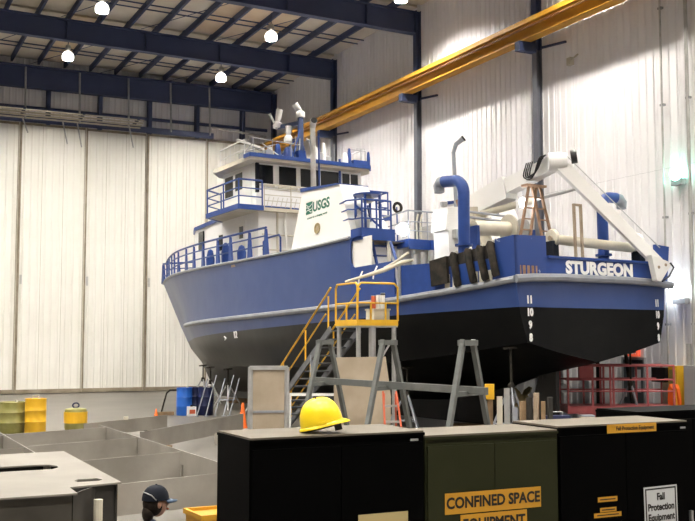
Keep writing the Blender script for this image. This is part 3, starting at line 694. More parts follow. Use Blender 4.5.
# funnel casings with the logo
for sgn in (1, -1):
    fu = MB()
    bot = [(5.95, 3.44), (9.55, 3.44), (9.55, 2.0), (5.95, 2.0)]; top = [(6.75, 3.34), (8.95, 3.34), (8.95, 2.35), (6.75, 2.35)]
    i = len(fu.v); fu.v += [Vector((x, sgn*y, 5.62)) for x, y in bot]+[Vector((x, sgn*y, z)) for (x, y), z in zip(top, (7.3, 7.42, 7.42, 7.3))]
    fu.f += [(0, 1, 5, 4), (1, 2, 6, 5), (2, 3, 7, 6), (3, 0, 4, 7), (0, 1, 2, 3), (4, 5, 6, 7)]
    fo = fu.build('funnel_casing', 'boat_white', boat)
    MB().prism([(6.8, 7.30), (9.02, 7.42), (9.02, 7.54), (6.8, 7.34)], lambda u, v: (u, sgn*3.38, v), lambda u, v: (u, sgn*2.3, v)).build('funnel_cap', 'boat_blue', fo)
    if sgn > 0:
        up = (0, -.10, 1.68); base = lambda x, z: (x, 3.44-.1*(z-5.62)/1.68+.004, z)
        text_mesh('logo_lettering', 'USGS', .43, 'usgs_green', fo, frame(base(7.78, 6.83), (-1, 0, .03), up), .006, .012, sx=.98)
        lg = text_mesh('logo_tagline', 'science for a changing world', .098, 'usgs_green', fo, frame(base(8.0, 6.53), (-1, 0, .03), up), .005, .001, sx=1.05)
        p0 = Vector(base(8.49, 6.83)); fm = frame(p0, (-1, 0, .03), up)
        em = MB().box(-.19, .19, -.19, .19, 0, .008); em.v = [fm @ v for v in em.v]; eo = em.build('logo_emblem', 'usgs_green', fo)
        for q in range(3):
            pts = [fm @ Vector((-.17+.34*k/10, -.10+.09*q+.045*math.sin(k/10*PI*1.6+q), .009)) for k in range(11)]
            MB().tube(pts, .012, 5).build('emblem_wave', 'letter_white', eo)
        p0 = Vector(base(7.95, 6.13)); MB().lathe([(.03, 0), (.17, 0), (.17, .02), (.145, .022), (.13, .012), (.03, .012)], p0, (0, 1, .06), 20, 1, 1).build('seal_badge', 'brass', fo, True)
        MB().lathe([(.01, .012), (.07, .012), (.06, .02), (.01, .02)], p0, (0, 1, .06), 12).build('badge_relief', 'deck_under', fo)
# exhaust pipe in front of the wheelhouse
ex = MB().cyl((12.5, .82, 6.5), (12.5, .82, 10.62), .10, 16).build('exhaust_pipe', 'alu', boat, True)
MB().tube([(12.5, .82, 10.5), (12.48, .825, 10.62), (12.40, .85, 10.72), (12.30, .88, 10.75)], [.10, .11, .125, .13], 16).build('pipe_tip', 'pipe_grey', ex, True)
MB().lathe([(.01, 0), (.115, 0), (.115, .012), (.01, .012)], (12.295, .882, 10.752), (-.94, .3, .15), 16).build('pipe_mouth', 'black', ex)
MB().pz([(12.0, 1.4), (13.0, 1.4), (13.0, .3), (12.0, .3)], 5.55, 6.55).build('exhaust_casing', 'boat_white', boat)
MB().tube([(12.45, .62, 7.0), (12.45, .60, 10.35)], .035, 8).build('exhaust_stay', 'boat_blue', boat)
# boat deck, wings and rails
bdk = MB().box(5.9, 13.9, -1.5, 1.5, 5.50, 5.58).box(5.55, 13.9, 2.35, 3.42, 5.5, 5.58).box(5.55, 13.9, -3.42, -2.35, 5.5, 5.58).box(7.4, 13.9, -2.36, 2.36, 5.5, 5.57).build('boat_deck', 'deck_under', boat)
for sgn in (1, -1):
    MB().box(5.47, 6.02, sgn*3.36, sgn*3.46, 5.50, 5.84).box(5.45, 5.54, sgn*2.3, sgn*3.46, 5.5, 5.84).build('deck_edge', 'boat_blue', bdk)
    MB().box(5.5, 7.4, sgn*2.28, sgn*2.35, 5.5, 5.72).build('inner_edge', 'boat_blue', bdk)
    MB().box(5.82, 7.4, sgn*1.5, sgn*1.57, 5.42, 5.66).build('inner_edge', 'boat_blue', bdk)
MB().box(5.82, 5.9, -1.5, 1.5, 5.36, 5.66).build('deck_edge', 'boat_blue', bdk)
MB().box(5.4, 5.8, -1.4, .75, 5.2, 5.62).build('deck_skirt', 'boat_blue', bdk)
MB().tube([(6.72, 3.36, 6.70), (6.3, 3.4, 6.74), (5.95, 3.42, 6.7), (5.5, 3.4, 6.66), (5.5, 2.4, 6.66)], .028, 8).build('deck_rail', 'boat_blue', boat, True)
for z in (6.40, 6.12): MB().tube([(6.6, 3.38, z+.04), (6.2, 3.42, z+.06), (5.95, 3.42, z+.02), (5.5, 3.4, z), (5.5, 2.4, z)], .022, 8).build('deck_rail', 'boat_blue', boat, True)
for x, y in ((5.5, 3.4), (5.5, 2.9), (5.5, 2.4), (6.0, 2.4)): MB().cyl((x, y, 5.8), (x, y, 6.66), .028, 8).build('rail_post', 'boat_blue', boat)
# round drum stand on the wing
wt = MB().lathe([(.36, 0), (.42, 0), (.42, .05), (.36, .05)], (5.98, 2.88, 6.86), n=20).build('drum_stand', 'boat_blue', boat)
for k in range(4):
    a = PI/4+k*PI/2; MB().cyl((5.98+.36*math.cos(a), 2.88+.36*math.sin(a), 5.6), (5.98+.36*math.cos(a), 2.88+.36*math.sin(a), 6.88), .04, 8).build('stand_leg', 'boat_blue', wt)
MB().bar((5.7, 2.6, 5.9), (6.2, 3.15, 6.6), .06, .06).build('stand_brace', 'boat_blue', wt); MB().bar((6.2, 2.65, 6.25), (5.65, 3.1, 6.5), .05, .05).build('stand_brace', 'boat_blue', wt)
MB().lathe([(.05, 0), (.2, .05), (.22, .3), (.12, .5), (.05, .52)], (5.95, 3.08, 5.85), n=12).build('pump_body', 'galv', wt, True)
MB().ell((5.95, 2.9, 6.74), (.24, .2, .1), 12, 8).build('float', 'boat_cream', wt, True)
# centre rail with rope and floodlight
railing('aft_railing', [(7.3, 1.5, 5.62), (5.88, 1.5, 5.66), (5.88, .8, 5.66), (5.88, 0, 5.66), (5.88, -.8, 5.66)], 'hull_grey', boat, .86, (.3, .62), .022)
for y in (1.1, .95, .3): MB().tube([(6.0, y, 5.6), (5.98, y+.03, 6.2), (6.0, y-.05, 6.45)], .03, 6).build('hanging_rope', 'boat_cream', boat)
MB().box(6.1, 6.9, -.85, .35, 5.58, 6.2).build('deck_box', 'galv', boat)
fl = MB().box(5.80, 5.95, 1.62, 1.90, 5.78, 6.06).build('floodlight', 'boat_white', boat)
MB().ell((5.78, 1.76, 5.92), (.05, .19, .19), 12, 8).build('flood_lens', 'flood_glow', fl, True)
MB().cyl((5.95, 1.3, 3.7), (5.95, 1.3, 5.5), .06, 8).build('deck_pillar', 'boat_white', boat)
MB().box(5.04, 6.0, 3.38, 3.42, 4.6, 5.56).build('quarter_panel', 'boat_white', boat)
MB().cyl((5.5, 2.5, 3.7), (5.5, 2.5, 5.5), .06, 8).build('deck_pillar', 'boat_cream', boat)
MB().bar((4.2, 2.9, 4.0), (5.4, 2.5, 5.45), .07, .07).build('deck_strut', 'boat_blue', boat)
# inner house on the main deck
MB().box(6.4, 12, -2.85, 2.88, 3.7, 5.5).build('main_deckhouse', 'boat_white', boat)
la = MB().bar((5.2, 2.9, 3.75), (5.75, 2.9, 5.5), .08, .05, (0, 1, 0)).bar((5.2, 2.4, 3.75), (5.75, 2.4, 5.5), .08, .05, (0, 1, 0)).build('inclined_ladder', 'boat_blue', boat)
for k in range(6):
    t = (k+.5)/6; MB().box(5.12+.55*t, 5.32+.55*t, 2.4, 2.9, 3.75+1.75*t, 3.78+1.75*t).build('step', 'boat_blue', la)
MB().box(4.8, 5.4, 1.2, 1.9, 3.7, 4.6).build('deck_locker', 'deck_under', boat)
# white control cabin, crane pedestal
MB().px([(.55, 3.7), (1.28, 3.7), (1.28, 5.72), (1.38, 5.74), (1.28, 6.40), (.55, 6.45)], 4.25, 4.95).build('control_cabin', 'boat_white', boat)
MB().lathe([(.05, 0), (.1, .02), (.12, .14), (.05, .2)], (4.6, 1.15, 6.45), n=10).build('work_light', 'galv', boat)
MB().lathe([(.05, 0), (.1, .02), (.14, .2), (.05, .22)], (4.35, .75, 6.45), n=10).build('work_light', 'ladder_wood', boat)
MB().box(4.1, 4.3, .75, 1.15, 5.5, 5.75).build('valve_block', 'galv', boat)
MB().lathe([(.85, 3.7), (.8, 4.6), (.55, 5.6), (.42, 6.2), (.42, 6.45)], (4.5, .2, 0), n=18).build('crane_pedestal', 'boat_cream', boat, True)
# knuckle boom crane
J0 = Vector((4.55, .1, 6.5)); J1 = Vector((1.25, -.1, 7.28)); J2 = Vector((-.2, -2.25, 4.45))
def boom(name, a, b, h0, h1, w0, w1, m='boat_white', parent=boat):
    d = (b-a).normalized(); s = d.cross(Vector((0, 0, 1))).normalized(); u = s.cross(d).normalized(); bb = MB(); i = 0
    for p, h, w in ((a, h0, w0), (b, h1, w1)): bb.v += [p-s*w/2-u*h/2, p+s*w/2-u*h/2, p+s*w/2+u*h/2, p-s*w/2+u*h/2]
    bb.f += [(0,1,2,3), (7,6,5,4), (0,4,5,1), (1,5,6,2), (2,6,7,3), (3,7,4,0)]
    return bb.build(name, m, parent)
JM = J0.lerp(J1, .46)
b1 = boom('main_boom', J0-(J1-J0)*.06, JM, .58, .66, .46, .46)
boom('inner_boom', JM-(J1-J0)*.05+Vector((0, 0, .05)), J1, .44, .36, .36, .32, 'boat_white', b1)
MB().bar((4.3, .25, 6.3), (3.6, .4, 4.7), .3, .34).build('boom_leg', 'boat_cream', b1)
b2 = boom('outer_boom', J1+Vector((.03, .05, .07)), J2, .34, .26, .3, .24)
MB().lathe([(.05, -.24), (.24, -.24), (.26, -.1), (.26, .1), (.24, .24), (.05, .24)], J1, (.55, .83, 0), 18).build('knuckle_joint', 'boat_white', b1, True)
MB().lathe([(.02, 0), (.19, 0), (.19, .16), (.02, .16)], J1+Vector((-.22, -.3, .12)), (-.7, -.7, .1), 14).build('swivel_motor', 'black', b1, True)
cylp = J0+Vector((-.6, .2, -.28)); rodp = J1+(J2-J1)*.25
mid_ = cylp.lerp(rodp, .55)
cy = MB().cyl(cylp, mid_, .10, 12).build('hydraulic_cylinder', 'boat_cream', b1, True)
MB().cyl(mid_, rodp, .045, 10).build('piston_rod', 'galv', cy, True)
for k in range(4):
    a = J1+Vector((.95-.08*k, .22, .12)); c = J1+Vector((.28-.05*k, .26, .2))
    MB().tube(catmull([a, a+Vector((.05, .08, -.38)), a.lerp(c, .5)+Vector((0, .1, -.52+.06*k)), c+Vector((.1, .05, -.1)), c], 14), .018, 6).build('hydraulic_hose', 'black', b1, True)
MB().cyl(J1+Vector((-.15, -.2, .18)), J2+Vector((.0, -.05, .45)), .014, 6).build('hoist_wire', 'galv', b2)
pl = MB().px([(-1.70, 4.66), (-2.32, 4.52), (-2.42, 4.40), (-2.02, 3.98), (-1.86, 4.0)], -.42, -.26).build('boom_end_plate', 'boat_white', b2)
for (y, z) in ((-1.95, 4.35), (-2.22, 4.42)): MB().cyl((-.44, y, z), (-.41, y, z), .04, 10).build('pin', 'deck_under', pl)
MB().tube([(-.43, -2.40, 4.48), (-.45, -2.5, 4.36), (-.45, -2.3, 4.12), (-.43, -2.05, 3.98)], .025, 6).build('lift_strap', 'black', b2)
# net reel and stern roller
nr = MB().cyl((2.6, 1.75, 5.55), (2.6, .5, 5.6), .2, 16).build('net_reel', 'boat_cream', boat, True)
MB().lathe([(.06, -.03), (.38, -.03), (.38, .03), (.06, .03)], (2.6, .5, 5.62), (0, 1, 0), 20).build('reel_flange', 'boat_cream', nr, True)
MB().lathe([(.06, -.03), (.30, -.03), (.30, .03), (.06, .03)], (2.6, .0, 5.62), (0, 1, 0), 20).build('reel_flange', 'galv', nr, True)
for q in ((1.7, 1.8), (-.3, -.2)): MB().box(2.4, 2.8, *q, 3.7, 5.6).build('reel_frame', 'boat_blue', nr)
for z in (5.9, 6.05): MB().cyl((2.9, 1.8, z), (2.9, .2, z-.05), .035, 8).build('reel_guard', 'hull_grey', nr)
sr = MB().cyl((.6, .75, 5.06), (.6, -2.1, 4.98), .13, 16).build('stern_roller', 'boat_cream', boat, True)
MB().lathe([(.05, -.06), (.22, -.06), (.25, 0), (.22, .06), (.05, .06)], (.6, .82, 5.08), (0, 1, 0), 18).build('roller_hub', 'boat_cream', sr, True)
MB().lathe([(.05, -.1), (.24, -.08), (.28, 0), (.2, .08), (.05, .1)], (.6, -2.3, 5.12), (0, 1, 0), 18).build('roller_end', 'alu', sr, True)
MB().cyl((.55, .93, 5.07), (.55, .96, 5.07), .07, 10).build('hub_cap', 'deck_under', sr)
for q in ((.75, .95), (-2.45, -2.25)): MB().box(.45, .75, *q, 3.7, 5.0).build('roller_bracket', 'cap_navy', sr)
# ventilators
def ventil(base, top, hor, r, end):
    b = Vector(base); pts = [b, Vector(top)-Vector((0, 0, .32))]
    h = Vector(hor)
    for k in range(1, 7):
        a = k/6*PI/2; pts.append(Vector(top)-Vector((0, 0, .32))+Vector((0, 0, .32*math.sin(a)))+h.normalized()*(.32*(1-math.cos(a))))
    pts.append(pts[-1]+h*end)
    MB_ = MB().lathe([(r*1.02, 0), (r*1.5, 0), (r*1.5, .05), (r*1.02, .05)], b+Vector((0, 0, .2)), n=16)
    v = MB().tube(pts, r, 16, caps=True).build('ventilator', 'boat_blue', boat, True)
    e = pts[-1]; h = h.normalized()
    MB().tube([e-h*.02, e+h*.12-Vector((0, 0, .02)), e+h*.22-Vector((0, 0, .12)), e+h*.2-Vector((0, 0, .28))], [r, r*1.05, r*1.0, r*.9], 16).build('ventilator_hood', 'hull_grey', v, True)
    MB_.build('base_flange', 'boat_blue', v)
    return v
ventil((1.98, 2.6, 4.75), (1.92, 2.6, 6.66), (1, 0, .12), .155, .5)
ventil((1.2, -1.66, 4.6), (1.2, -1.68, 6.45), (0, -1, 0), .15, .25)
# thin exhaust stack with bent tip, and a short pipe
MB().tube([(5.5, -.05, 5.6), (5.52, 0, 8.35), (5.45, -.05, 8.6), (5.3, -.2, 8.75)], [.06, .06, .07, .08], 10).build('exhaust_stack', 'hull_grey', boat, True)
MB().tube([(5.3, -.2, 8.75), (5.27, -.23, 8.78)], .09, 10).build('stack_mouth', 'black', boat)
MB().cyl((4.2, -.5, 6.3), (4.2, -.5, 7.2), .07, 10).build('vent_pipe', 'hull_grey', boat, True)
# stepladder on the aft deck, lifting frame
def a_ladder(parent, c, h, w0, w1, spread, m, rung):
    c = Vector(c)
    o = None
    for s in (-1, 1):
        b = MB()
        for e in (-1, 1): b.bar(c+Vector((0, s*spread+e*w0, 0)), c+Vector((0, s*.06+e*w1, h)), .05, .07)
        q = b.build('ladder_rail', m, parent)
        for k in range(1, 6):
            t = k/6; yy = s*(spread*(1-t)+.06*t); ww = w0*(1-t)+w1*t
            MB().bar(c+Vector((0, yy-ww, h*t)), c+Vector((0, yy+ww, h*t)), .05, .03).build('rung', rung, q)
MB().box(1.88, 2.12, -.3, .42, 6.70, 6.76).build('ladder_top', 'ladder_wood', boat)
a_ladder(boat, (2.0, .05, 4.9), 1.82, .19, .14, .5, 'ladder_wood', 'ladder_wood')
MB().box(.25, .32, .30, .35, 4.5, 5.97).box(.25, .32, .06, .11, 4.5, 5.97).box(.25, .32, .06, .35, 5.92, 5.97).build('lifting_frame', 'deck_under', boat)
f2 = MB().box(2.2, 2.35, .18, .42, 6.15, 6.4).build('floodlight', 'boat_white', boat)
MB().ell((2.18, .3, 6.28), (.05, .14, .14), 12, 8).build('flood_lens', 'flood_glow', f2, True)
# life ring hanging at the far rail
MB().tube([Vector((8.9, -.28+.15*math.cos(2*PI*k/16), 7.17+.15*math.sin(2*PI*k/16))) for k in range(16)], .05, 8, closed=True).build('life_ring', 'rubber', boat, True)
MB().cyl((8.95, -.28, 5.6), (8.95, -.28, 7.2), .025, 8).build('ring_post', 'boat_blue', boat)

# ------------------------------------------------------------------ supports under the boat
def jackstand(pad, spread, ang0, label, grp='jack stands under the hull'):
    p = bw(pad); t = thing('jack_stand', label, 'jack stand', (p.x, p.y, 0), 0, grp); h = p.z
    MB().cyl((0, 0, h*.55), (0, 0, h-.06), .028, 8).build('screw', 'rubber', t)
    MB().bar((-.14, 0, h-.05), (.14, .05, h-.02), .2, .05).build('pad', 'rubber', t)
    MB().lathe([(.05, h*.52), (.08, h*.54), (.08, h*.62), (.05, h*.64)], n=10).build('collar', 'rubber', t)
    for k in range(3):
        a = ang0+k*2*PI/3
        MB().cyl((.04*math.cos(a), .04*math.sin(a), h*.6), (spread*math.cos(a), spread*math.sin(a), .02), .03, 8).build('leg', 'galv' if h < 1.6 else 'hull_grey', t)
    for k in range(3):
        a = ang0+k*2*PI/3; c = ang0+(k+1)*2*PI/3; q = .62*spread
        MB().cyl((q*math.cos(a), q*math.sin(a), h*.23), (q*math.cos(c), q*math.sin(c), h*.23), .018, 6).build('brace', 'hull_grey', t)
jackstand((22.6, .55, 2.18), .55, .4, 'jack stand under the very tip of the bow')
jackstand((20.2, 1.3, 2.08), .6, 1.0, 'jack stand under the bow, second back from the tip')
jackstand((16.6, 2.25, 1.98), .65, .2, 'jack stand under the port bow by the navy drums')
jackstand((12.6, 2.92, 1.9), .65, .8, 'jack stand under the dark bilge behind the stairs')
jackstand((.55, 2.4, 2.33), .7, .1, 'slim jack stand under the stern quarter')
jackstand((4.2, 2.9, 1.9), .7, .5, 'jack stand half hidden behind the trestle frame')
jackstand((1.0, -2.3, 2.2), .7, .3, 'jack stand under the far side of the transom')
for k, x in enumerate((5, 10, 15, 20)):
    kl = ('nearest the stern', 'below the platform stairs', 'below the wheelhouse', 'nearest the bow')[k]
    p = bw((x, 0, .05+.035*x)); zt = p.z-.0
    t = thing('keel_block', 'timber blocking under the keel, '+kl, 'block', (p.x, p.y, 0), -.11, 'keel blocks')
    MB().box(-.6, .6, -.2, .2, 0, max(.08, zt)).build('timber', 'wood', t)

# ------------------------------------------------------------------ boarding stairs and platform
st = thing('boarding_stairs', 'yellow railed boarding stairs and platform beside the hull', 'stairs', (11.35, 22.6, 0))
PW, PD, PH = 1.15, 1.25, 2.98
MB().box(0, PW, 0, PD, PH-.06, PH).build('platform', 'galv', st)
kp = MB().box(-.02, PW, -.02, 0, PH-.02, PH+.13).box(-.02, 0, 0, PD, PH-.02, PH+.13).build('kick_plate', 'yellow', st)
for x, y in ((.06, .06), (PW-.08, .06), (.06, PD-.08), (PW-.08, PD-.08), (.45, .06)):
    MB().cyl((x, y, 0), (x, y, PH-.06), .06 if x != .45 else .09, 10).build('platform_leg', 'galv', st)
MB().bar((.06, .06, 1.2), (PW-.08, .06, PH-.3), .04, .04).build('leg_brace', 'galv', st)
rl = MB().tube([(0, PD, PH+.1), (0, PD, PH+.95), (0, PD-.08, PH+1.05), (0, .08, PH+1.05), (0, 0, PH+.97), (0, 0, PH+.1)], .028, 8).build('guard_rail', 'yellow', st, True)
MB().tube([(0, 0, PH+.1), (.02, 0, PH+.97), (.10, 0, PH+1.05), (PW-.1, 0, PH+1.05), (PW, 0, PH+.95), (PW, 0, PH+.1)], .028, 8).build('guard_rail', 'yellow', st, True)
MB().cyl((0, 0, PH+.55), (0, PD, PH+.55), .022, 8).build('mid_rail', 'yellow', rl); MB().cyl((0, 0, PH+.55), (PW, 0, PH+.55), .022, 8).build('mid_rail', 'yellow', rl)
for x, y in ((0, .62), (.38, 0), (.8, 0)): MB().cyl((x, y, PH), (x, y, PH+.56), .026, 8).build('rail_post', 'yellow', rl)
SX0, SX1, SY0, SY1 = -.15, .70, PD, 6.0
for x in (SX0, SX1):
    s_ = MB().bar((x, SY0, PH-.1), (x, SY1, .05), .05, .18, (0, 0, 1)).build('stringer', 'stair_dark', st)
    MB().tube([(x, SY1+.12, .1), (x, SY1+.12, .9), (x, SY1-.2, 1.12), (x, SY0+.3, PH+.78), (x, SY0, PH+.98)], .026, 8).build('handrail', 'yellow', st, True)
    MB().tube([(x, SY1-.1, .56), (x, SY0+.3, PH+.3)], .02, 8).build('mid_rail', 'yellow', st, True)
    for t in (.03, .33, .66, .97):
        y = SY1+(SY0-SY1)*t; z = .05+(PH-.1-.05)*t
        MB().cyl((x, y, z), (x, y, z+.95), .024, 8).build('rail_post', 'yellow', st)
tm = MB().box(SX0+.03, SX1-.03, -.13, .13, -.02, .02).mesh('tread', 'stair_dark')
for k in range(13):
    t = (k+.6)/13; o = link('tread', tm, st); o.location = (0, SY1+(SY0-SY1)*t, .05+(PH-.1)*t)
MB().bar((SX1, SY0+1.2, 0), (SX1, SY0+1.2, 2.2), .06, .06).build('support_leg', 'hull_grey', st); MB().bar((SX0, SY0+1.2, 0), (SX0, SY0+1.2, 2.2), .06, .06).build('support_leg', 'hull_grey', st)
bx_ = tag(MB().box(11.95, 12.4, 22.85, 23.3, PH, PH+.38).box(11.93, 12.42, 22.83, 23.32, PH+.38, PH+.42).build('tool_crate', 'boat_cream'), 'pale crate on the boarding platform', 'crate')
for k, (x, y, r, h, m, l) in enumerate(((12.0, 22.98, .06, .32, 'red_ladder', 'red can on the crate'), (12.12, 22.95, .065, .34, 'boat_white', 'white can on the crate beside the red one'), (12.25, 22.95, .065, .34, 'boat_white', 'white can on the crate by the black bucket'), (12.35, 23.12, .1, .4, 'cap_navy', 'dark bucket on the crate'))):
    t = thing('paint_can', l+' of the boarding platform', 'can', (x, y, PH+.42)); r = min(r, .062)
    MB().lathe([(r*.9, 0), (r, .01), (r, h-.02), (r*.95, h)], n=14).build('body', m, t, True); MB().lathe([(r*.5, h), (r*.97, h), (r*.97, h+.015), (r*.5, h+.015)], n=14).build('lid', 'alu', t)
t = thing('rolled_tarp', 'pale rolled tarp pole leaning over the platform rail toward the deck', 'tarp', (0, 0, 0))
MB().tube([(11.30, 23.2, 4.08), (11.75, 23.05, 4.22), (12.3, 22.95, 4.4), (12.75, 22.85, 4.6), (13.1, 22.85, 4.68)], [.03, .045, .065, .06, .035], 10).build('roll', 'boat_cream', t, True)
MB().tube([(12.3, 22.95, 4.45), (12.6, 22.87, 4.62), (12.95, 22.82, 4.86)], [.03, .035, .04], 8).build('inner_pole', 'boat_cream', t, True)
for x, y, z in ((11.62, 23.08, 4.16), (12.0, 23.0, 4.3)): MB().tube([(x, y, z-.14), (x+.02, y, z), (x+.12, y, z+.2)], .02, 6).build('tie_rope', 'boat_white', t)

# ------------------------------------------------------------------ trestles and things before the hull
def trestle(c, label):
    t = thing('a_frame_trestle', label, 'trestle', (c[0], c[1], 0), PI/2-.06, 'tall steel trestles'); h = 2.6
    # local y = across the picture
    for s in (-1, 1):
        MB().bar((0, s*1.0, 0), (0, s*.16, h), .08, .09, (1, 0, 0)).build('leg', 'trestle_grey', t)
        MB().box(-.2, .2, s*1.0-.08, s*1.0+.08, 0, .03).build('foot', 'trestle_grey', t)
    MB().box(-.08, .08, -.22, .22, h-.1, h).build('top_plate', 'trestle_grey', t)
    MB().bar((0, -.45, 1.66), (0, .45, 1.66), .07, .08).build('cross_bar', 'trestle_grey', t)
rot = lambda: None
for (x, y), l in (((9.272, 20.03), 'grey A-frame trestle next to the upright door panel'), ((9.547, 17.66), 'grey A-frame trestle before the tan leaning sheet'), ((9.816, 15.19), 'grey A-frame trestle before the dark stern hull')):
    trestle((x, y), l)
for o in [o for o in bpy.data.objects if o.name.startswith('a_frame_trestle')]:
    o.rotation_euler = (0, 0, -math.radians(64))
tag(MB().bar((9.22, 20.6, 1.72), (9.86, 14.7, 1.72), .1, .13).build('trestle_beam', 'trestle_grey'), 'long grey steel beam lying across the trestles', 'beam')
t = thing('door_panel_slab', 'upright beige steel door panel in a thick pale frame', 'panel', (8.35, 21.0, 0), -.30)
MB().box(-.36, .36, -.02, .04, .06, 1.96).build('sheet', 'ply', t)
for x in (-.40, .40): MB().tube([(x, 0, .0), (x, 0, 2.0)], .06, 8).build('frame_side', 'galv', t, True)
MB().box(-.42, .42, -.05, .06, 1.94, 2.03).box(-.40, .40, -.04, .05, 0, .1).build('frame_rail', 'galv', t); MB().box(-.34, .34, -.04, -.02, 1.0, 1.05).build('cross_rib', 'hull_grey', t)
t = thing('leaning_sheet', 'large tan sheet standing under the boarding platform', 'sheet', (10.5, 20.75, 0), -.46)
MB().prism([(-.62, 0), (.66, 0), (.70, 1.3), (.58, 2.22), (-.60, 2.2)], lambda u, v: (u, -.02+.05*v, v), lambda u, v: (u, .02+.05*v, v)).build('board', 'ply', t)
MB().box(-.2, -.1, .12, .5, 0, 2.0).build('back_prop', 'wood', t)
t = thing('fibreglass_ladder', 'orange-red ladder with pale rungs leaning behind the black cabinet', 'ladder', (8.95, 16.4, 0), -.46)
for s in (-1, 1): MB().bar((s*.19+.1, -.4, 0), (s*.12-.05, 0, 1.66), .035, .08, (0, 1, 0)).build('rail', 'red_ladder', t)
for k in range(1, 6):
    u = k*.28/1.66; MB().bar((-.19+.1-.15*u+.07*u, -.4+.4*u, k*.28), (.19+.1-.15*u-.07*u, -.4+.4*u, k*.28), .07, .035).build('rung', 'alu', t)
MB().bar((-.12, .4, 0), (-.15, .02, 1.62), .03, .05).bar((.1, .4, 0), (.06, .02, 1.62), .03, .05).build('rear_leg', 'red_ladder', t)
tag(MB().box(0, 1.3, -.03, .03, 1.28, 1.34).box(0, .04, -.03, .03, 0, 1.3).box(1.26, 1.3, -.03, .03, 0, 1.3).build('pipe_barrier', 'white'), 'white pipe barrier below the stairs', 'barrier')
o = bpy.data.objects['pipe_barrier']; o.location = (9.4, 22.3, 0); o.rotation_euler = (0, 0, -.46)
t = thing('safety_cone', 'orange cone at the foot of the stairs', 'cone', (10.55, 28.6, 0))
MB().box(-.18, .18, -.18, .18, 0, .03).build('base', 'orange', t); MB().lathe([(.13, .03), (.035, .72), (.02, .74)], n=16).build('body', 'orange', t, True)
t = thing('marker_cone', 'tiny orange marker cone on the bare floor', 'cone', (9.2, 33.2, 0))
MB().box(-.1, .1, -.1, .1, 0, .02).lathe([(.08, .02), (.02, .32), (.01, .33)], n=12).build('body', 'orange', t, True)
# clutter below the stern
t = thing('yellow_tipped_board', 'upright yellow tipped board beside the stern jack stand', 'board', (10.75, 15.9, 0), -.4)
MB().box(-.05, .05, -.02, .02, 0, 1.5).build('board', 'wood', t); MB().box(-.09, .07, -.06, .06, 1.5, 1.78).build('yellow_end', 'yellow', t)
for k, (x, y, h, a, l) in enumerate(((10.93, 15.85, 1.55, .0, 'pale plank leaning beside the yellow tipped board'), (11.06, 15.8, 1.7, .0, 'longest pale plank leaning by the stern'), (11.17, 15.70, 1.35, .0, 'short grey plank leaning by the stern'))):
    o = tag(MB().box(-.05, .05, -.02, .02, 0, h).build('leaning_plank', ('boat_cream', 'galv', 'hull_grey')[k]), l, 'plank', 'planks below the stern'); o.location = (x, y, 0); o.rotation_euler = (0, a, -.4)
for k in range(5):
    o = tag(MB().box(-.05, .05, -.04, .04, 0, 1.45+.08*(k % 3)).build('timber_post', ('wood', 'plate_dark', 'deck_under')[k % 3]), 'dark timber standing in a bundle below the propeller, %s of five' % ['first', 'second', 'third', 'fourth', 'last'][k], 'timber', 'timber bundle')
    o.location = (11.38+.12*k, 15.75-.05*k, 0); o.rotation_euler = (0, .0, .3*k)
t = thing('work_bench', 'low timber bench with tools under the stern', 'bench', (12.6, 15.9, 0), -.4)
MB().box(-.7, .7, -.3, .3, .92, .98).build('top', 'wood', t)
for x in (-.62, .62):
    for y in (-.24, .24): MB().box(x-.04, x+.04, y-.04, y+.04, 0, .92).build('leg', 'wood', t)
tt = thing('tool_case', 'small blue toolbox on the low bench under the stern', 'toolbox', (12.35, 16.0, .98), -.4)
MB().box(-.25, .25, -.12, .12, 0, .16).build('body', 'navy_drum', tt); MB().tube([(-.12, 0, .16), (-.12, 0, .23), (.12, 0, .23), (.12, 0, .16)], .015, 6).build('handle', 'galv', tt)
tt = thing('grinder_case', 'pale small box on the low bench under the stern', 'box', (12.9, 15.75, .98), -.4)
MB().box(-.12, .12, -.1, .1, 0, .14).build('body', 'boat_cream', tt); MB().box(-.125, .125, -.105, .105, .14, .17).build('lid', 'hull_grey', tt)
# scissor lift
lf = thing('scissor_lift', 'red railed scissor lift platform under the stern by the wall', 'lift', (18.6, 21.5, 0), -.46)
LL, LW = 1.42, .55
dk_ = MB().box(-LL, LL, -LW, LW, .66, .86).build('platform', 'red_lift', lf)
MB().box(-LL+.75, -LL+1.35, -LW-.01, -LW, .72, .76).build('slot_mark', 'black', dk_)
MB().box(-1.2, 1.2, -.45, .45, .18, .42).build('chassis', 'red_lift', lf)
for x in (-.9, .9):
    for y in (-.48, .48): MB().lathe([(.05, -.06), (.18, -.06), (.18, .06), (.05, .06)], (x, y, .18), (0, 1, 0), 14).build('wheel', 'rubber', lf)
for y in (-.4, .4):
    MB().bar((-1.1, y, .42), (1.1, y, .66), .06, .1).bar((-1.1, y, .66), (1.1, y, .42), .06, .1).build('scissor_arm', 'red_lift', lf)
for y in (-LW+.02, LW-.02):
    rl_ = MB().cyl((-LL, y, 1.92), (LL, y, 1.92), .028, 8).build('top_rail', 'red_lift', lf)
    for z in (1.55, 1.25): MB().cyl((-LL, y, z), (LL, y, z), .02, 8).build('mid_rail', 'red_lift', rl_)
    for x in (-LL+.02, -.75, -.28, -.2, .7, LL-.02): MB().box(x-.025, x+.025, y-.025, y+.025, .86, 1.92).build('post', 'red_lift', rl_)
for x in (-LL+.02, LL-.02):
    for z in (1.92, 1.55): MB().cyl((x, -LW, z), (x, LW, z), .024, 8).build('end_rail', 'red_lift', lf)
MB().box(-LL+.3, -LL+.65, -LW-.1, -LW+.05, 1.6, 1.9).build('control_box', 'red_lift', lf)
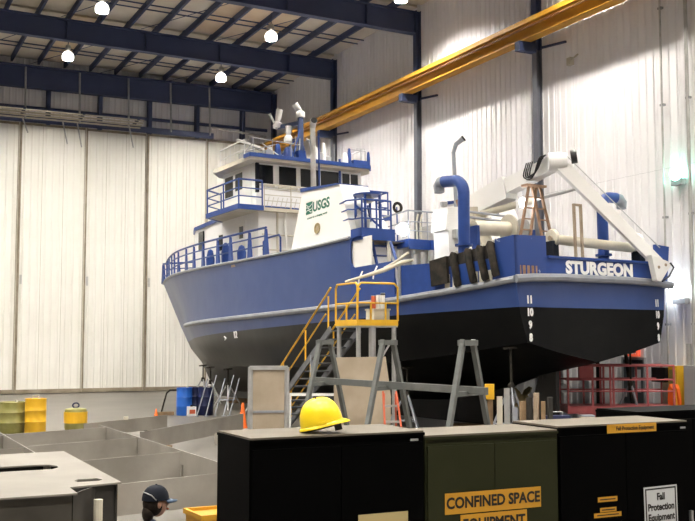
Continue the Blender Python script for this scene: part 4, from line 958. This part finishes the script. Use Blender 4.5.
# things at the wall behind the lift
t = thing('equipment_case', 'black equipment case hung beside the lift', 'case', (20.1, 21.35, 0))
MB().box(-.15, .25, -.3, .25, 1.45, 1.85).build('body', 'black', t); MB().box(-.02, .25, -.05, .05, 0, 1.45).build('post', 'pipe_grey', t)
t = thing('yellow_locker', 'narrow yellow locker by the wall', 'locker', (20.15, 20.86, 0))
MB().box(-.12, .28, -.14, .17, .1, 1.9).build('body', 'yellow', t); MB().box(-.14, -.12, -.1, .12, .9, 1.8).build('door', 'olive', t)
t = thing('hanging_vest', 'orange safety vest hanging by the yellow locker', 'vest', (19.92, 20.72, 0))
MB().prism([(-.2, .62), (.2, .62), (.22, 1.0), (.16, 1.3), (.1, 1.42), (.03, 1.3), (-.03, 1.3), (-.1, 1.42), (-.16, 1.3), (-.22, 1.0)], lambda u, v: (-.03-.03*math.sin(v*6), u, v), lambda u, v: (.05, u, v)).build('cloth', 'orange', t)
MB().box(-.065, -.02, -.14, -.09, .64, 1.3).build('reflective_strip', 'label_orange', t)
t = thing('pump_unit', 'grey pump with gauge standing beyond the rudder', 'pump', (18.6, 24.2, 0))
MB().box(-.5, .5, -.3, .3, .1, .7).build('base', 'grey_box', t)
MB().lathe([(.2, 0), (.22, .1), (.22, .8), (.1, .95)], (-.1, 0, .7), n=16).build('tank', 'boat_cream', t, True)
MB().cyl((.3, 0, .7), (.3, 0, 2.0), .05, 8).build('riser', 'galv', t); MB().lathe([(.02, 0), (.13, 0), (.13, .05), (.02, .05)], (.1, -.32, 1.2), (0, -1, 0), 16).build('gauge', 'white', t)
for x, y, z0, x1, y1, z1, l in ((18.9, 22.6, 0, 18.75, 22.4, 2.2, 'dark prop leaning under the transom'), (19.9, 22.2, 0, 19.3, 21.9, 2.35, 'dark prop leaning near the exit door')):
    t = thing('shoring_prop', l, 'prop', (x, y, 0)); MB().cyl((0, 0, .03), (x1-x, y1-y, z1), .05, 8).build('pole', 'rubber', t); MB().box(-.15, .15, -.15, .15, 0, .03).build('foot', 'rubber', t)
# drums on the floor
def drum(x, y, m, label, h=.88, r=.29, hoop=True, grp='drums'):
    t = thing('steel_drum', label, 'drum', (x, y, 0), 0, grp)
    MB().lathe([(r*.97, 0), (r, .02), (r, h*.32), (r*1.03, h*.335), (r, h*.35), (r, h*.65), (r*1.03, h*.665), (r, h*.68), (r, h-.02), (r*1.02, h), (r*.96, h), (r*.94, h-.02)], n=24).build('body', m, t, True, 50)
    MB().lathe([(.01, h+.0), (.045, h), (.045, h+.05), (.01, h+.05)], (r*.3, -.05, 0), n=10).build('cap', 'pipe_grey', t)
    return t
drum(4.17, 30.0, 'olive', 'olive green steel drum at the photo edge', .86, .36)
dd = drum(4.75, 29.6, 'yellow', 'tall yellow orange drum beside the olive drum', .96, .29)
MB().tube([(-.1, 0, .96), (-.08, 0, 1.06), (.08, 0, 1.06), (.1, 0, .96)], .02, 6).build('lifting_loop', 'pipe_grey', dd)
t = thing('yellow_tank', 'low stained yellow tank with a lifting eye', 'tank', (5.98, 30.2, 0))
MB().lathe([(.3, 0), (.32, .05), (.32, .5), (.3, .6), (.2, .62), (.08, .63)], n=22).build('body', 'olive', t, True, 50)
MB().lathe([(.31, .2), (.335, .2), (.335, .52), (.31, .52)], n=22).build('band', 'yellow', t)
MB().tube([Vector((.09*math.cos(2*PI*k/12), 0, .70+.07*math.sin(2*PI*k/12))) for k in range(12)], .025, 6, closed=True).build('lifting_eye', 'navy_drum', t)
for x, y, m, l in ((10.5, 34.3, 'blue_drum', 'bright blue plastic drum below the bow'), (10.98, 34.62, 'navy_drum', 'dark navy drum behind the bright blue one'), (11.2, 34.08, 'navy_drum', 'navy drum at the end of the row below the bow')):
    drum(x, y, m, l, .95, .27, grp='drums below the bow')
for k, (x, y) in enumerate(((10.75, 33.35), (11.05, 33.3), (11.35, 33.25), (11.65, 33.2), (11.9, 33.3))):
    t = thing('leaning_pole', 'grey steel pole leaning on the drums below the bow, %s from the bright blue drum' % ['first', 'second', 'third', 'fourth', 'fifth'][k], 'pole', (x-.1, y, 0), 0, 'poles by the bow drums')
    MB().cyl((0, 0, .02), (.55, .55, 1.25+.12*(k % 2)), .022, 8).build('pole', 'hull_grey', t); MB().box(-.06, .06, -.04, .04, 0, .03).build('foot', 'hull_grey', t)
t = thing('bent_pipe_frame', 'bent pipe frame lying left of the blue drum', 'frame', (10.1, 34.6, 0))
MB().tube([(-.35, 0, .03), (-.12, .1, .75), (0, .12, .85), (.25, .15, .85)], .03, 8).build('pipe', 'rubber', t, True); MB().box(-.5, .1, -.12, .05, 0, .12).build('base', 'wood', t)
t = thing('water_jug', 'white capped jug with red label before the bright blue drum', 'jug', (10.62, 33.85, 0))
MB().box(-.14, .14, -.1, .1, 0, .32).build('body', 'white', t); MB().box(-.1, .1, -.105, -.1, .08, .22).build('label_patch', 'red_ladder', t); MB().cyl((0, 0, .32), (0, 0, .38), .04, 10).build('cap', 'black', t)

# ------------------------------------------------------------------ steel plate grid in the foreground
gr = thing('steel_grillage', 'welded grid of bare steel plates lying on low stands', 'steel frame', (0, 0, 0))
def plate(name, a, b, z0a, z1a, z0b, z1b, th=.02, m='plate_steel', parent=gr):
    a = Vector((a[0], a[1], 0)); b = Vector((b[0], b[1], 0)); n = (b-a).cross(Vector((0, 0, 1))).normalized()*th/2; q = MB()
    q.v += [a-n+Vector((0,0,z0a)), b-n+Vector((0,0,z0b)), b+n+Vector((0,0,z0b)), a+n+Vector((0,0,z0a)), a-n+Vector((0,0,z1a)), b-n+Vector((0,0,z1b)), b+n+Vector((0,0,z1b)), a+n+Vector((0,0,z1a))]
    q.f += [(3,2,1,0),(4,5,6,7),(0,1,5,4),(1,2,6,5),(2,3,7,6),(3,0,4,7)]
    return q.build(name, m, parent)
XA, XB_ = 3.10, 5.42
plate('long_plate', (XA-.05, 24.2), (XA+.03, 14.0), .12, .56, .12, .56)
plate('long_plate', (XB_-.05, 24.3), (XB_+.12, 14.0), .12, .60, .12, .60)
for yy in (14.75, 17.75, 20.75, 23.5):
    plate('cross_plate', (XA, yy-.35), (XB_-.02, yy+.1), .12, .56, .12, .60)
    if yy > 15: plate('cross_plate', (XA-2.6, yy-.85), (XA-.02, yy-.35), .12, .5, .12, .54)
plate('cross_plate', (XB_+.02, 17.9), (8.0, 18.6), .1, .36, .1, .36)
plate('long_plate', (8.0, 23.6), (8.15, 15.5), .1, .36, .1, .36)
gr2 = thing('steel_plate_channel', 'long bare steel channel lying beyond the plate grid', 'channel', (0, 0, 0))
plate('web', (5.75, 22.0), (9.6, 26.0), .2, .60, .2, .62, .02, 'plate_steel', gr2); plate('foot', (6.4, 22.7), (6.6, 22.9), 0, .2, 0, .2, .3, 'wood', gr2); plate('foot', (8.9, 25.3), (9.1, 25.5), 0, .2, 0, .2, .3, 'wood', gr2)
gr3 = thing('steel_flat_bar', 'bare steel flat bar on edge before the yellow tank', 'bar', (0, 0, 0))
plate('web', (5.15, 25.0), (7.7, 26.7), .25, .58, .25, .60, .02, 'plate_steel', gr3); plate('foot', (5.6, 25.3), (5.8, 25.45), 0, .25, 0, .25, .3, 'wood', gr3); plate('foot', (7.2, 26.35), (7.4, 26.5), 0, .25, 0, .25, .3, 'wood', gr3)
MB().box(6.32, 6.42, 25.75, 25.84, .58, .66).build('clamp', 'boat_cream', gr3)
tag(plate('floor_strip', (6.6, 29.6), (8.6, 28.4), .0, .06, .0, .06, .12, 'plate_dark', None), 'dark flat steel strip lying on the floor', 'strip')
for k, (x, y) in enumerate(((3.1, 15.2), (5.45, 15.2), (3.1, 19.5), (5.4, 19.5), (3.08, 23.4), (5.38, 23.6))):
    MB().box(x-.15, x+.15, y-.15, y+.15, 0, .12).build('support_block', 'wood', gr)
# the near plate on its webs
tb_ = thing('steel_deck_section', 'large pale steel plate with slots on dark webs, nearest on the floor', 'steel plate', (0, 0, 0))
def plate_with_holes(outer, holes, z0, z1):
    bm = bmesh.new(); es = []
    for lp in [outer]+holes:
        vs = [bm.verts.new((x, y, z1)) for x, y in lp]
        for k in range(len(vs)): es.append(bm.edges.new((vs[k], vs[(k+1) % len(vs)])))
    bmesh.ops.triangle_fill(bm, use_beauty=True, use_dissolve=False, edges=es)
    r = bmesh.ops.extrude_face_region(bm, geom=bm.faces[:])
    for v in [g for g in r['geom'] if isinstance(g, bmesh.types.BMVert)]: v.co.z = z0
    bmesh.ops.recalc_face_normals(bm, faces=bm.faces)
    me = bpy.data.meshes.new('top_plate'); bm.to_mesh(me); bm.free(); me.materials.append(M['plate_light']); return me
slot1 = [(-1.0, 13.02), (2.30, 13.02), (2.40, 13.15), (2.42, 13.32), (2.36, 13.48), (2.25, 13.55), (-1.0, 13.45)]
slot2 = [(2.36, 11.72), (2.60, 11.72), (2.66, 11.82), (2.62, 11.93), (2.40, 11.93), (2.34, 11.83)]
me = plate_with_holes([(-2.0, 10.86), (2.19, 10.88), (2.2, 11.35), (2.80, 11.50), (2.82, 15.03), (-2.0, 14.9)], [slot1, slot2], .985, 1.005)
link('top_plate', me, tb_)
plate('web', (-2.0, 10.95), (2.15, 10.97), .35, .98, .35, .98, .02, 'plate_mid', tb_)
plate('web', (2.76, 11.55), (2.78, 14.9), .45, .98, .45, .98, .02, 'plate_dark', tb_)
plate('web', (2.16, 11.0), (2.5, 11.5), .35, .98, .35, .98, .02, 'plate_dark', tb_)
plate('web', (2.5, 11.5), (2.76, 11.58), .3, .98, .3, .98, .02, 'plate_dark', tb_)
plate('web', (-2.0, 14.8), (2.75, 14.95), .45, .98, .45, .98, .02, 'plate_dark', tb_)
for x, y in ((2.5, 11.3), (-1.2, 11.6), (2.5, 14.5), (-1.2, 14.5)): MB().cyl((x, y, 0), (x, y, .98 if y > 11.4 else .86), .05, 10).build('stand_post', 'boat_cream', tb_)
MB().box(2.38, 2.62, 11.2, 11.4, 0, .03).build('stand_foot', 'boat_cream', tb_)
t = thing('parts_bin', 'yellow orange bin between the seated person and the black cabinet', 'bin', (4.30, 12.35, 0), .05)
MB().box(-.38, .38, -.3, .3, 0, .43).build('body', 'bin_orange', t); MB().box(-.41, .41, -.33, -.29, .41, .47).box(-.41, .41, .29, .33, .41, .47).box(-.41, -.37, -.3, .3, .41, .47).box(.37, .41, -.3, .3, .41, .47).build('rim', 'bin_orange', t)
MB().box(-.2, .1, -.34, -.33, .12, .28).build('paper_label', 'label_white', t)

# ------------------------------------------------------------------ cabinets in front
def cabinet(x0, x1, y0, y1, z, body, label, top='cab_top', doors=True):
    t = thing('storage_cabinet', label, 'cabinet', ((x0+x1)/2, (y0+y1)/2, 0)); w = (x1-x0)/2; d = (y1-y0)/2
    MB().box(-w, w, -d+.02, d, .06, z-.03).build('body', body, t)
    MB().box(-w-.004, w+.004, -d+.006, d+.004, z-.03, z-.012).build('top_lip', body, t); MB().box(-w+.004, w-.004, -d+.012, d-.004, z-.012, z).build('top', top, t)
    MB().box(-w+.02, w-.02, -d+.04, d-.02, 0, .06).build('plinth', body, t)
    for s in (-1, 1):
        a, b = (-w+.015, -.003) if s < 0 else (.003, w-.015)
        q = MB().box(a, b, -d, -d+.02, .1, z-.075).build('door', body, t)
        hx = s*.06
        MB().box(hx-.012, hx+.012, -d-.03, -d, .95, 1.12).build('handle', 'galv', q)
    return t, -d
def sign(t, d, x, z, w, h, m, rot=0.0, border=None):
    q = Matrix.Translation((x, d-.002, z)) @ Matrix.Rotation(rot, 4, 'Y')
    b = MB().box(-w/2, w/2, -.003, 0, -h/2, h/2); b.v = [q @ v for v in b.v]; o = b.build('sign_label', m, t)
    if border:
        b = MB(); e = .012; b.box(-w/2+e, w/2-e, -.004, -.003, h/2-2*e, h/2-e).box(-w/2+e, w/2-e, -.004, -.003, -h/2+e, -h/2+2*e).box(-w/2+e, -w/2+2*e, -.004, -.003, -h/2+e, h/2-e).box(w/2-2*e, w/2-e, -.004, -.003, -h/2+e, h/2-e)
        b.v = [q @ v for v in b.v]; b.build('sign_border', border, o)
    return o, q
def words(o, q, body, size, x=0, z=0, bold=.003, sx=1.0, m='ink'):
    text_mesh('lettering', body, size, m, o, q @ frame((x, -.0045, z), (1, 0, 0), (0, 0, 1)), .0006, bold, sx=sx)
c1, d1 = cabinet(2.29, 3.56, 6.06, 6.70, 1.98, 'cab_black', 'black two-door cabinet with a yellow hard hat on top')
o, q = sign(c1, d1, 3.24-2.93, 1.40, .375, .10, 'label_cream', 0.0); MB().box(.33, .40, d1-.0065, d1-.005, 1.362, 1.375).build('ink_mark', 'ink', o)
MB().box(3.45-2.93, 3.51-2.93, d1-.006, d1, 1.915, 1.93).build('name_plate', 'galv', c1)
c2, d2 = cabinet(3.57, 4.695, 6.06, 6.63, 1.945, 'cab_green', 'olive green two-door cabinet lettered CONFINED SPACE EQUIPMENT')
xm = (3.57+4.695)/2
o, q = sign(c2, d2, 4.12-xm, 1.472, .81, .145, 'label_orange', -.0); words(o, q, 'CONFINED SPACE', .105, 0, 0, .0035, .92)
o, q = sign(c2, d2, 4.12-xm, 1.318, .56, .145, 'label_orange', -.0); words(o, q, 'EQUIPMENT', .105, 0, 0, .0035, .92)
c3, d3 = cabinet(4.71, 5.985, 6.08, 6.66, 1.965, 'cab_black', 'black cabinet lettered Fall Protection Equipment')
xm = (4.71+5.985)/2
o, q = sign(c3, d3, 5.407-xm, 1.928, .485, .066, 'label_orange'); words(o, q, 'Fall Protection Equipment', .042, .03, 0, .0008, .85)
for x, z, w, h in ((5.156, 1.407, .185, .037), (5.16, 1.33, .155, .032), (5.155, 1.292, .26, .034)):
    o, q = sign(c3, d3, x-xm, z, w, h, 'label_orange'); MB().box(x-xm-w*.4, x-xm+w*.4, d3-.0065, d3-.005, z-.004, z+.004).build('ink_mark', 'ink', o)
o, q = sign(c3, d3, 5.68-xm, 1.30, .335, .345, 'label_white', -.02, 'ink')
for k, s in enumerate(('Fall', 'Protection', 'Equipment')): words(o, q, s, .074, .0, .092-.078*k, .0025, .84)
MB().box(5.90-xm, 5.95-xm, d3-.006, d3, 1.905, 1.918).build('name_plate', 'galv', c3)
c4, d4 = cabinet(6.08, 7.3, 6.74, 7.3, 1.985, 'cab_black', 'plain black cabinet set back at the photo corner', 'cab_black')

# hard hat
hh = thing('hard_hat', 'yellow hard hat resting on the black cabinet', 'hard hat', (2.87, 6.24, 1.981), -.43)
hh.scale = (1.1, 1.1, 1.12)
R_ = Matrix.Rotation(-math.radians(14), 4, 'Y'); T_ = Matrix.Translation((0, 0, .038))
def hatm(b, name, m, parent, ang=40): b.v = [T_ @ (R_ @ v) for v in b.v]; return b.build(name, m, parent, True, ang)
b = MB(); prof = []
for k in range(11):
    a = k/10*PI/2; prof.append((math.cos(a), math.sin(a)))
n = 40; rows_ = []
for r, z in prof:
    row = []
    for j in range(n+1):
        w = 2*PI*j/n; rad = max(r, .02)**.85
        ridge = .006*max(0, 1-abs(math.sin(w))*5)*(1 if r < .95 else 0)+.004*max(0, 1-abs(abs(math.sin(w))-.33)*9)
        row.append((.132*rad*math.cos(w), .112*rad*math.sin(w), .155*z**.92+.012+ridge*(.4+z)))
    rows_.append(row)
b.grid(rows_); dome = hatm(b, 'shell', 'hat', hh, 60)
b = MB(); rows_ = []
for e, z in ((.0, .014), (.6, .008), (1.0, .002), (1.0, -.004), (.5, .0), (-.06, .006)):
    row = []
    for j in range(n+1):
        w = 2*PI*j/n; ext = .012+.030*max(0, math.cos(w))**3
        row.append(((.131+ext*e)*math.cos(w), (.111+.012*e)*math.sin(w), z-.010*e*max(0, math.cos(w))**3+.004))
    rows_.append(row)
b.grid(rows_); hatm(b, 'brim', 'hat', hh, 60)
for s in (-1, 1):
    b = MB().box(-.02, .03, s*.108, s*.120, .018, .034); hatm(b, 'accessory_slot', 'hat', hh)
b = MB().tube([Vector((.105*math.cos(2*PI*k/20), .09*math.sin(2*PI*k/20), -.002)) for k in range(20)], .010, 6, closed=True); hatm(b, 'headband', 'black', hh)
b = MB().box(.07, .115, -.03, .03, -.045, .0); hatm(b, 'ratchet', 'black', hh)

# ------------------------------------------------------------------ person
pr_ = thing('person', 'seated person in a dark cap and navy shirt, turned away', 'person', (2.17, 8.1, 0))
fwd = Vector((.95, .12, 0)).normalized(); lef = Vector((-fwd.y, fwd.x, 0))
def P(f, l, z): return fwd*f+lef*l+Vector((0, 0, z))
def skin_body():
    J = {'pel': (P(-.02, 0, .60), .15), 'wai': (P(-.01, 0, .78), .14), 'che': (P(.02, 0, .96), .165), 'nb': (P(.03, 0, 1.10), .075), 'nt': (P(.06, 0, 1.18), .055)}
    E = [('pel', 'wai'), ('wai', 'che'), ('che', 'nb'), ('nb', 'nt')]
    for s, k in ((1, 'L'), (-1, 'R')):
        J['sh'+k] = (P(.02, s*.19, 1.05), .075); J['el'+k] = (P(.14, s*.25, .80), .055); J['wr'+k] = (P(.38, s*.16, .76), .036); J['ha'+k] = (P(.45, s*.14, .76), .034)
        J['hp'+k] = (P(.04, s*.10, .57), .10); J['kn'+k] = (P(.44, s*.14, .56), .075); J['an'+k] = (P(.42, s*.14, .10), .045); J['to'+k] = (P(.60, s*.15, .04), .036)
        E += [('che', 'sh'+k), ('sh'+k, 'el'+k), ('el'+k, 'wr'+k), ('wr'+k, 'ha'+k), ('pel', 'hp'+k), ('hp'+k, 'kn'+k), ('kn'+k, 'an'+k), ('an'+k, 'to'+k)]
        for q in range(5):
            c = 'f%s%d' % (k, q); d_ = 'g%s%d' % (k, q)
            if q == 4:
                J[c] = (P(.44, s*.095, .78), .011); J[d_] = (P(.48, s*.08, .79), .009)
            else:
                J[c] = (P(.50, s*(.11+.02*q), .755), .010); J[d_] = (P(.535-.005*abs(q-1), s*(.105+.02*q), .735), .009)
            E += [('ha'+k, c), (c, d_)]
    ks = list(J); me = bpy.data.meshes.new('body')
    me.from_pydata([tuple(J[k][0]) for k in ks], [(ks.index(a), ks.index(b)) for a, b in E], [])
    o = link('body', me, pr_); m = o.modifiers.new('skin', 'SKIN'); m.use_smooth_shade = True
    for i, k in enumerate(ks): me.skin_vertices[0].data[i].radius = (J[k][1], J[k][1])
    me.skin_vertices[0].data[0].use_root = True
    s_ = o.modifiers.new('sub', 'SUBSURF'); s_.levels = 2; s_.render_levels = 2
    me.materials.append(M['shirt']); return o
skin_body()
HC = P(.09, 0, 1.30)
Rh = Matrix(((fwd.x, lef.x, 0), (fwd.y, lef.y, 0), (0, 0, 1)))
def hd(b, name, m, parent=None, ang=60): b.v = [HC+Rh @ v for v in b.v]; return b.build(name, m, parent or pr_, True, ang)
b = MB(); rows_ = []
for k in range(17):
    th = PI*k/16; row = []
    for j in range(25):
        w = 2*PI*j/24; x, y, z = math.sin(th)*math.cos(w), math.sin(th)*math.sin(w), math.cos(th)
        X, Y, Z = .098*x, .076*y, .118*z
        if z < 0: X = X*(1+.12*z)+.012*(-z); Y *= (1+.25*z)
        f = max(0, x)**6
        X += .022*f*max(0, 1-abs(z+.22)*4)*max(0, 1-abs(y)*5)      # nose
        X -= .010*f*max(0, 1-abs(z-.02)*6)*max(0, 1-abs(abs(y)-.35)*5)   # eye sockets
        row.append((X, Y, Z))
    rows_.append(row)
b.grid(rows_); head = hd(b, 'head', 'skin')
for s in (-1, 1):
    hd(MB().ell((-.005, s*.077, -.01), (.02, .009, .032), 10, 8), 'ear', 'skin', head); hd(MB().ell((.086, s*.032, .008), (.012, .014, .009), 10, 8), 'eye', 'white', head)
hd(MB().ell((.098, 0, -.062), (.012, .026, .007), 10, 8), 'mouth', 'red_ladder', head)
b = MB().ell((-.022, 0, -.005), (.088, .084, .105), 18, 12).ell((-.07, 0, -.085), (.045, .06, .075), 14, 10); hd(b, 'hair', 'hair')
b = MB(); rows_ = []
for k in range(9):
    a = k/8*PI/2; r = math.cos(a)**.8; row = []
    for j in range(25):
        w = 2*PI*j/24; row.append((.112*r*math.cos(w)-.006, .094*r*math.sin(w), .018+.118*math.sin(a)))
    rows_.append(row)
b.grid(rows_); cap = hd(b, 'cap', 'cap_navy')
b = MB(); rows_ = []
for e in (0, .5, 1):
    rows_.append([((.104+.085*e*(1-(.9*(j/10-1))**2*.6))*math.cos((j/10-1)*1.0)-.006, .092*math.sin((j/10-1)*1.0)*1.02, .022-.018*e-.012*abs(j/10-1)*e) for j in range(21)])
b.grid(rows_); br = hd(b, 'cap_brim', 'cap_brim', cap); mo = br.modifiers.new('thick', 'SOLIDIFY'); mo.thickness = .006
pts = [HC+Rh @ Vector((-.118*math.cos(a)*.8-.012, -.09*math.sin(a)-.012*0, .035+.05*math.cos(a*1.0)-.05*max(0, a-.9))) for a in [x*.14-.5 for x in range(14)]]
MB().tube(pts, .0045, 6).build('cap_strap', 'galv', cap, True)
hd(MB().lathe([(.004, .136), (.009, .136), (.008, .142), (.003, .144)], n=10), 'cap_button', 'cap_navy', cap)
st_ = thing('work_stool', 'round stool under the seated person', 'stool', (2.15, 8.1, 0))
MB().lathe([(.05, .40), (.17, .40), (.18, .43), (.17, .455), (.05, .455)], n=20).build('seat', 'black', st_, True)
for k in range(4):
    a = PI/4+k*PI/2; MB().cyl((.13*math.cos(a), .13*math.sin(a), .4), (.2*math.cos(a), .2*math.sin(a), 0), .015, 8).build('leg', 'galv', st_)
